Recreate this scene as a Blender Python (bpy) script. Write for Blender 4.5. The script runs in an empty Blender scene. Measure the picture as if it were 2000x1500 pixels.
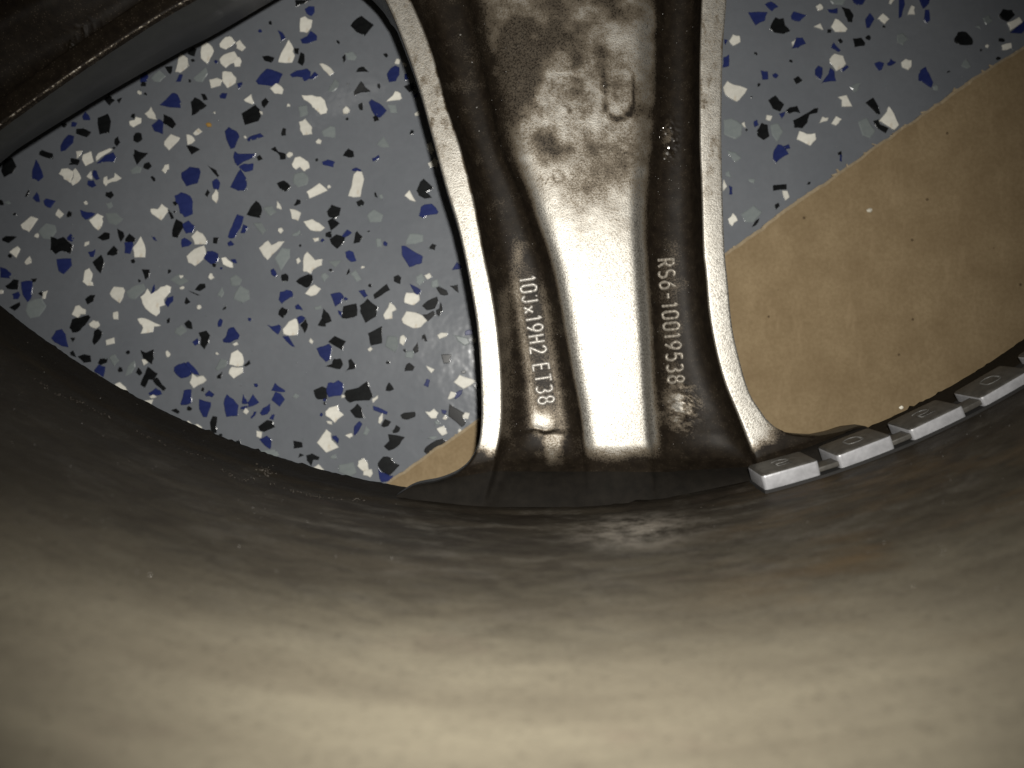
import bpy, bmesh, math, random
import numpy as np
from mathutils import Vector, Matrix

sc = bpy.context.scene
C = sc.collection
rng = random.Random(7)
F = 1618.0            # focal length in photo pixels (2000 px wide frame)
H = 0.255             # lens height above the floor, metres

# ------------------------------------------------------------------ camera
cam_d = bpy.data.cameras.new("camera")
cam_d.sensor_width = 36.0
cam_d.lens = F / 2000 * 36
cam_d.clip_start = 0.004
cam_d.clip_end = 20
cam_d.dof.use_dof = True
cam_d.dof.focus_distance = 0.208
cam_d.dof.aperture_fstop = 13.5     # a 2.2 mm wide phone lens opening
cam = bpy.data.objects.new("camera", cam_d)
C.objects.link(cam)
cam.location = (0, 0, H)
sc.camera = cam

# ------------------------------------------------------------------ world and flash
w = bpy.data.worlds.new("World"); sc.world = w; w.use_nodes = True
bg = w.node_tree.nodes["Background"]
bg.inputs[0].default_value = (0.9, 0.95, 1.0, 1); bg.inputs[1].default_value = 0.006
sc.view_settings.view_transform = 'Standard'
sc.view_settings.look = 'None'
sc.view_settings.exposure = 0.0
sc.view_settings.gamma = 1.0

fl = bpy.data.lights.new("phone_flash", 'SPOT')
fl.energy = 2.5
fl.color = (1.0, 0.97, 0.91)
fl.shadow_soft_size = 0.0022
fl.spot_size = math.radians(93)
fl.spot_blend = 1.0
flo = bpy.data.objects.new("phone_flash", fl); C.objects.link(flo)
flo.location = (0.0065, 0.0125, H + 0.001)
flo.rotation_euler = (math.radians(-1), math.radians(1.5), 0)

# ------------------------------------------------------------------ helpers
def P(px, py, d):
    """world point seen at photo pixel (px, py) at depth d under the lens"""
    return ((px - 1000) / F * d, -(py - 750) / F * d, H - d)

HUBX, HUBY, RA = 0.00545, 0.1798, 0.2078

def smooth(a, b, x):
    t = np.clip((np.asarray(x, float) - a) / (b - a), 0, 1)
    return t * t * (3 - 2 * t)

_L = np.random.RandomState(3).rand(256, 256)
def vnoise(x, y):
    x = np.asarray(x, float); y = np.asarray(y, float)
    xi = np.floor(x).astype(int); yi = np.floor(y).astype(int)
    fx = x - xi; fy = y - yi
    fx = fx * fx * (3 - 2 * fx); fy = fy * fy * (3 - 2 * fy)
    g = lambda a, b: _L[a % 256, b % 256]
    return (g(xi, yi) * (1 - fx) + g(xi + 1, yi) * fx) * (1 - fy) + (g(xi, yi + 1) * (1 - fx) + g(xi + 1, yi + 1) * fx) * fy
def fbm(x, y, o=5):
    s = 0; a = 0.5; t = 0
    for i in range(o):
        s = s + a * vnoise(x * 2 ** i + 17.3 * i, y * 2 ** i + 5.1 * i); t += a; a *= 0.55
    return s / t

def pchip(xk, yk, x):
    xk = np.asarray(xk, float); yk = np.asarray(yk, float); x = np.asarray(x, float)
    h = np.diff(xk); dl = np.diff(yk) / h
    m = np.zeros_like(yk)
    for i in range(1, len(xk) - 1):
        if dl[i - 1] * dl[i] > 0:
            w1 = 2 * h[i] + h[i - 1]; w2 = h[i] + 2 * h[i - 1]
            m[i] = (w1 + w2) / (w1 / dl[i - 1] + w2 / dl[i])
    m[0] = dl[0]; m[-1] = dl[-1]
    i = np.clip(np.searchsorted(xk, x) - 1, 0, len(h) - 1)
    t = (x - xk[i]) / h[i]
    t = np.clip(t, -0.5, 1.5)
    return ((1 + 2 * t) * (1 - t) ** 2 * yk[i] + t * (1 - t) ** 2 * h[i] * m[i] +
            t * t * (3 - 2 * t) * yk[i + 1] + t * t * (t - 1) * h[i] * m[i + 1])

def link(name, me, mat=None, parent=None):
    o = bpy.data.objects.new(name, me); C.objects.link(o)
    if mat: me.materials.append(mat)
    if parent: o.parent = parent
    return o
def mesh_from(name, vs, fs, shade=True):
    me = bpy.data.meshes.new(name)
    me.from_pydata([tuple(v) for v in vs], [], [tuple(f) for f in fs])
    me.update()
    if shade:
        me.polygons.foreach_set("use_smooth", [True] * len(me.polygons))
    return me
def empty(name, loc, label, cat):
    o = bpy.data.objects.new(name, None); C.objects.link(o); o.location = loc
    o.empty_display_size = 0.02
    o['label'] = label; o['category'] = cat
    return o

# ------------------------------------------------------------------ materials
class NT:
    def __init__(s, name):
        s.m = bpy.data.materials.new(name); s.m.use_nodes = True
        s.t = s.m.node_tree; s.b = s.t.nodes["Principled BSDF"]
        s.tc = s.t.nodes.new("ShaderNodeTexCoord")
    def n(s, typ, **kw):
        nd = s.t.nodes.new(typ)
        for k, v in kw.items(): setattr(nd, k, v)
        return nd
    def l(s, a, b): s.t.links.new(a, b)
    def put(s, sock, v):
        if hasattr(v, 'is_output'): s.l(v, sock)
        else: sock.default_value = v
    def noise(s, scale, detail=4, rough=0.55, vec=None, mapping=None, dist=0.0):
        nd = s.n("ShaderNodeTexNoise"); nd.inputs["Scale"].default_value = scale
        nd.inputs["Detail"].default_value = detail; nd.inputs["Roughness"].default_value = rough
        nd.inputs["Distortion"].default_value = dist
        v = vec or s.tc.outputs["Object"]
        if mapping:
            mp = s.n("ShaderNodeMapping"); mp.inputs["Scale"].default_value = mapping
            s.l(v, mp.inputs[0]); v = mp.outputs[0]
        s.l(v, nd.inputs["Vector"])
        return nd.outputs["Fac"]
    def ramp(s, fac, stops):
        r = s.n("ShaderNodeValToRGB"); e = r.color_ramp.elements
        while len(e) < len(stops): e.new(0.5)
        for el, (p, c) in zip(e, stops):
            el.position = p
            el.color = c if len(c) == 4 else (*c, 1)
        s.l(fac, r.inputs[0]); return r.outputs[0]
    def mix(s, fac, a, b, mode='MIX'):
        m = s.n("ShaderNodeMix", data_type='RGBA', blend_type=mode)
        s.put(m.inputs[0], fac)
        s.put(m.inputs[6], a if hasattr(a, 'is_output') else (*a, 1))
        s.put(m.inputs[7], b if hasattr(b, 'is_output') else (*b, 1))
        return m.outputs[2]
    def math(s, op, a, b=0.0, c=None, clamp=False):
        m = s.n("ShaderNodeMath", operation=op, use_clamp=clamp)
        s.put(m.inputs[0], a); s.put(m.inputs[1], b)
        if c is not None: s.put(m.inputs[2], c)
        return m.outputs[0]
    def maprange(s, v, a, b, c, d):
        m = s.n("ShaderNodeMapRange")
        s.put(m.inputs[0], v)
        for i, x in zip((1, 2, 3, 4), (a, b, c, d)): m.inputs[i].default_value = x
        return m.outputs[0]
    def bump(s, h, strength=0.3, dist=0.0002, normal=None):
        b = s.n("ShaderNodeBump"); b.inputs["Strength"].default_value = strength
        b.inputs["Distance"].default_value = dist; s.l(h, b.inputs["Height"])
        if normal: s.l(normal, b.inputs["Normal"])
        s.l(b.outputs[0], s.b.inputs["Normal"]); return b.outputs[0]
    def set(s, **kw):
        for k, v in kw.items():
            k = k.replace('_', ' ')
            if isinstance(v, tuple) and len(v) == 3: v = (*v, 1)
            s.put(s.b.inputs[k], v)

def mat_floor():
    t = NT("grey_epoxy")
    n = t.noise(28, 4); f = t.noise(420, 3)
    col = t.mix(t.maprange(n, .3, .7, 0, 1), (.148, .159, .177), (.177, .188, .205))
    col = t.mix(t.maprange(f, .35, .65, 0, .25), col, (.133, .142, .156))
    t.set(Base_Color=col, Roughness=0.5, Specular_IOR_Level=.12, Coat_Weight=1.0, Coat_Roughness=t.maprange(n, .3, .7, .07, .17), Coat_IOR=1.5)
    lump = t.noise(160, 2)
    b = t.bump(lump, .35, .0006)
    t.l(b, t.b.inputs["Coat Normal"])
    return t.m

def mat_flake(name, a, b, stain=None, rough=.45, coat=.8):
    t = NT(name)
    oi = t.n("ShaderNodeObjectInfo")
    n = t.noise(700, 4)
    col = t.mix(t.maprange(n, .3, .7, 0, 1), a, b)
    if stain:
        s = t.noise(190, 4, .6)
        col = t.mix(t.maprange(s, .62, .74, 0, .75), col, stain)
    hv = t.n("ShaderNodeHueSaturation")
    t.l(col, hv.inputs["Color"])
    t.l(t.maprange(oi.outputs["Random"], 0, 1, .86, 1.1), hv.inputs["Value"])
    t.set(Base_Color=hv.outputs[0], Roughness=rough, Specular_IOR_Level=.05, Coat_Weight=coat, Coat_Roughness=.16)
    t.bump(t.noise(900, 3), .3, .00012)
    return t.m

def mat_card():
    t = NT("brown_cardboard")
    n1 = t.noise(90, 5, .6); n2 = t.noise(900, 3, .6); n3 = t.noise(300, 3, .6, mapping=(1, .3, 1))
    col = t.mix(t.maprange(n1, .3, .7, 0, 1), (.238, .172, .095), (.305, .228, .131))
    col = t.mix(t.maprange(n2, .35, .65, 0, .35), col, (.175, .12, .06))
    col = t.mix(t.maprange(n3, .55, .75, 0, .35), col, (.36, .27, .16))
    v = t.n("ShaderNodeTexVoronoi"); v.inputs["Scale"].default_value = 110; t.l(t.tc.outputs["Object"], v.inputs["Vector"])
    dot = t.math('LESS_THAN', v.outputs["Distance"], .05)
    col = t.mix(t.math('MULTIPLY', dot, .7), col, (.05, .03, .015))
    t.set(Base_Color=col, Roughness=.85, Specular_IOR_Level=.25)
    t.bump(n2, .4, .0002)
    return t.m

def mat_barrel():
    t = NT("dusty_barrel_paint")
    sep = t.n("ShaderNodeSeparateXYZ"); t.l(t.tc.outputs["Object"], sep.inputs[0])
    mp = t.n("ShaderNodeMapping"); t.l(t.tc.outputs["Object"], mp.inputs[0])
    # polar coordinates round the hub so the wiping streaks run round the barrel
    ang = t.math('ARCTAN2', sep.outputs[0], t.math('MULTIPLY', sep.outputs[1], -1.0))
    cmb = t.n("ShaderNodeCombineXYZ")
    t.l(t.math('MULTIPLY', ang, .21), cmb.inputs[0]); t.l(sep.outputs[2], cmb.inputs[1])
    pol = cmb.outputs[0]
    big = t.noise(26, 6, .62, vec=pol, mapping=(.55, 1.0, 1))
    st = t.noise(120, 5, .6, vec=pol, mapping=(.22, 1, 1))
    fine = t.noise(900, 3, .6)
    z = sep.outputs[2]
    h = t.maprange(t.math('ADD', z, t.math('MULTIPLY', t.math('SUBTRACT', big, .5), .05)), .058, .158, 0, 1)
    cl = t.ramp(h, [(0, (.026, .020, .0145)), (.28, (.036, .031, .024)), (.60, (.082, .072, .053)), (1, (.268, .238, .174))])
    cl = t.mix(t.maprange(st, .35, .7, 0, .38), cl, (.085, .070, .048))
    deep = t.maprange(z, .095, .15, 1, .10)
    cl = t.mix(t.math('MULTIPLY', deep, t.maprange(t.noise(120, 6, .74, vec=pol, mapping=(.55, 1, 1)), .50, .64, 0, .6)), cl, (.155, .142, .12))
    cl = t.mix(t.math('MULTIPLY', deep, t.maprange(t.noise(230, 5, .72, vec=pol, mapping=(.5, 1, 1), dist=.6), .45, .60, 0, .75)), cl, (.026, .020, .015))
    cl = t.mix(t.maprange(t.noise(60, 5, .65, vec=pol, mapping=(.3, 1, 1)), .45, .68, 0, .35), cl, (.12, .10, .072))
    cl = t.mix(t.maprange(t.noise(34, 4, .6, vec=pol, mapping=(1, 1.4, 1)), .62, .75, 0, .3), cl, (.15, .105, .085))
    cl = t.mix(t.maprange(fine, .55, .72, 0, .35), cl, (.035, .028, .02))
    gl = t.math('ADD', t.maprange(ang, -.12, -.42, 0, 1), t.maprange(ang, .20, .55, 0, .8))  # barrel sides: grime, with flash falloff put into the colour
    gl = t.math('MULTIPLY', gl, t.maprange(t.math('ADD', z, t.math('MULTIPLY', t.math('SUBTRACT', big, .5), .06)), .12, .19, .75, 0))
    cl = t.mix(gl, cl, (.020, .016, .011))
    ru = t.math('MULTIPLY', t.maprange(ang, .08, .24, 0, 1), t.maprange(t.noise(38, 5, .65, vec=pol, mapping=(.6, 1.2, 1)), .50, .68, 0, .55))
    cl = t.mix(t.math('MULTIPLY', ru, t.maprange(z, .13, .17, 1, .1)), cl, (.125, .078, .034))
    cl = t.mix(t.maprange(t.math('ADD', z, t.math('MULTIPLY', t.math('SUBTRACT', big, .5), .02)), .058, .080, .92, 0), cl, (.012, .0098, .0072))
    # a patch rubbed bright near the spoke foot
    gx = t.math('MULTIPLY', t.math('SUBTRACT', ang, PATCH[0]), .21 / .013)
    gz = t.math('DIVIDE', t.math('SUBTRACT', z, PATCH[1]), .014)
    rr = t.math('SQRT', t.math('ADD', t.math('MULTIPLY', gx, gx), t.math('MULTIPLY', gz, gz)))
    pm = t.math('MULTIPLY', t.maprange(rr, .1, 1.3, 1, 0), t.maprange(t.noise(260, 5, .7, vec=pol, mapping=(.6, .5, 1)), .40, .60, 0, 1))
    cl = t.mix(t.math('MULTIPLY', pm, .6, clamp=True), cl, (.50, .45, .38))
    sp = t.noise(520, 2, .5)
    t.set(Base_Color=cl, Roughness=t.maprange(st, .3, .7, .5, .72), Metallic=t.maprange(z, .062, .10, .0, .18), Specular_IOR_Level=t.maprange(z, .062, .10, .08, .35))
    b1 = t.bump(fine, .5, .00022)
    b2 = t.bump(t.noise(210, 4, .6), .35, .0006, b1)
    return t.m

def mat_cast(name="cast_silver_paint", pits=.4, attr=True, extra=0.0):
    t = NT(name)
    if attr:
        a = t.n("ShaderNodeAttribute"); a.attribute_name = "dirt"
        d = a.outputs["Fac"]
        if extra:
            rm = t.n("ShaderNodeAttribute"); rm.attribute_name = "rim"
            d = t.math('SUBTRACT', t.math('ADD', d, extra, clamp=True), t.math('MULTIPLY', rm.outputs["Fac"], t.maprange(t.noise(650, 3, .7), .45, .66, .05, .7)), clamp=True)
    else:
        d = .12
    grain = t.noise(2300, 2, .75); g2 = t.noise(420, 4, .7)
    d2 = t.math('MULTIPLY', d, d)
    amp = t.math('SUBTRACT', 1.0, t.math('MULTIPLY', t.math('MULTIPLY', d2, d2), .8))
    dd = t.math('ADD', d, t.math('MULTIPLY', t.math('MULTIPLY', t.math('SUBTRACT', grain, .5), 1.5), amp))
    dd = t.math('ADD', dd, t.math('MULTIPLY', t.math('MULTIPLY', t.math('SUBTRACT', g2, .5), .45), amp))
    dm = t.maprange(dd, .18, .95, 0, 1)
    silver = t.mix(t.maprange(grain, .35, .65, 0, 1), (.30, .28, .245), (.70, .68, .625))
    brown = t.mix(t.maprange(g2, .35, .65, 0, 1), (.0080, .0057, .0038), (.0155, .0115, .0075))
    tan = t.mix(t.maprange(grain, .35, .65, 0, 1), (.105, .084, .060), (.20, .168, .125))
    col = t.mix(t.math('MULTIPLY', dm, 1.8, clamp=True), silver, tan)
    col = t.mix(t.maprange(dm, .5, 1, 0, 1), col, brown)
    v = t.n("ShaderNodeTexVoronoi"); v.inputs["Scale"].default_value = 1500; t.l(t.tc.outputs["Object"], v.inputs["Vector"])
    pit = t.math('MULTIPLY', t.math('LESS_THAN', v.outputs["Distance"], .24), t.math('GREATER_THAN', g2, .5))
    col = t.mix(t.math('MULTIPLY', pit, pits), col, (.045, .035, .025))
    t.set(Base_Color=col, Metallic=t.maprange(dm, 0, 1, .94, .05),
          Roughness=t.maprange(dm, 0, 1, .54, .52), Specular_IOR_Level=t.maprange(dm, 0, 1, .4, .13))
    b1 = t.bump(grain, .6, .00014)
    t.l(t.maprange(dm, .3, 1, .6, .12), b1.node.inputs['Strength'])
    t.bump(t.noise(300, 3, .6), .10, .0003, b1)
    return t.m

def mat_plain(name, col, rough=.6, metal=0.0, nscale=600, var=.3, bump=.3, dark=None):
    t = NT(name)
    n = t.noise(nscale, 4, .6)
    c2 = dark or tuple(c * (1 - var) for c in col)
    t.set(Base_Color=t.mix(t.maprange(n, .3, .7, 0, 1), col, c2), Roughness=rough, Metallic=metal)
    t.bump(n, bump, .0002)
    return t.m

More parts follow.
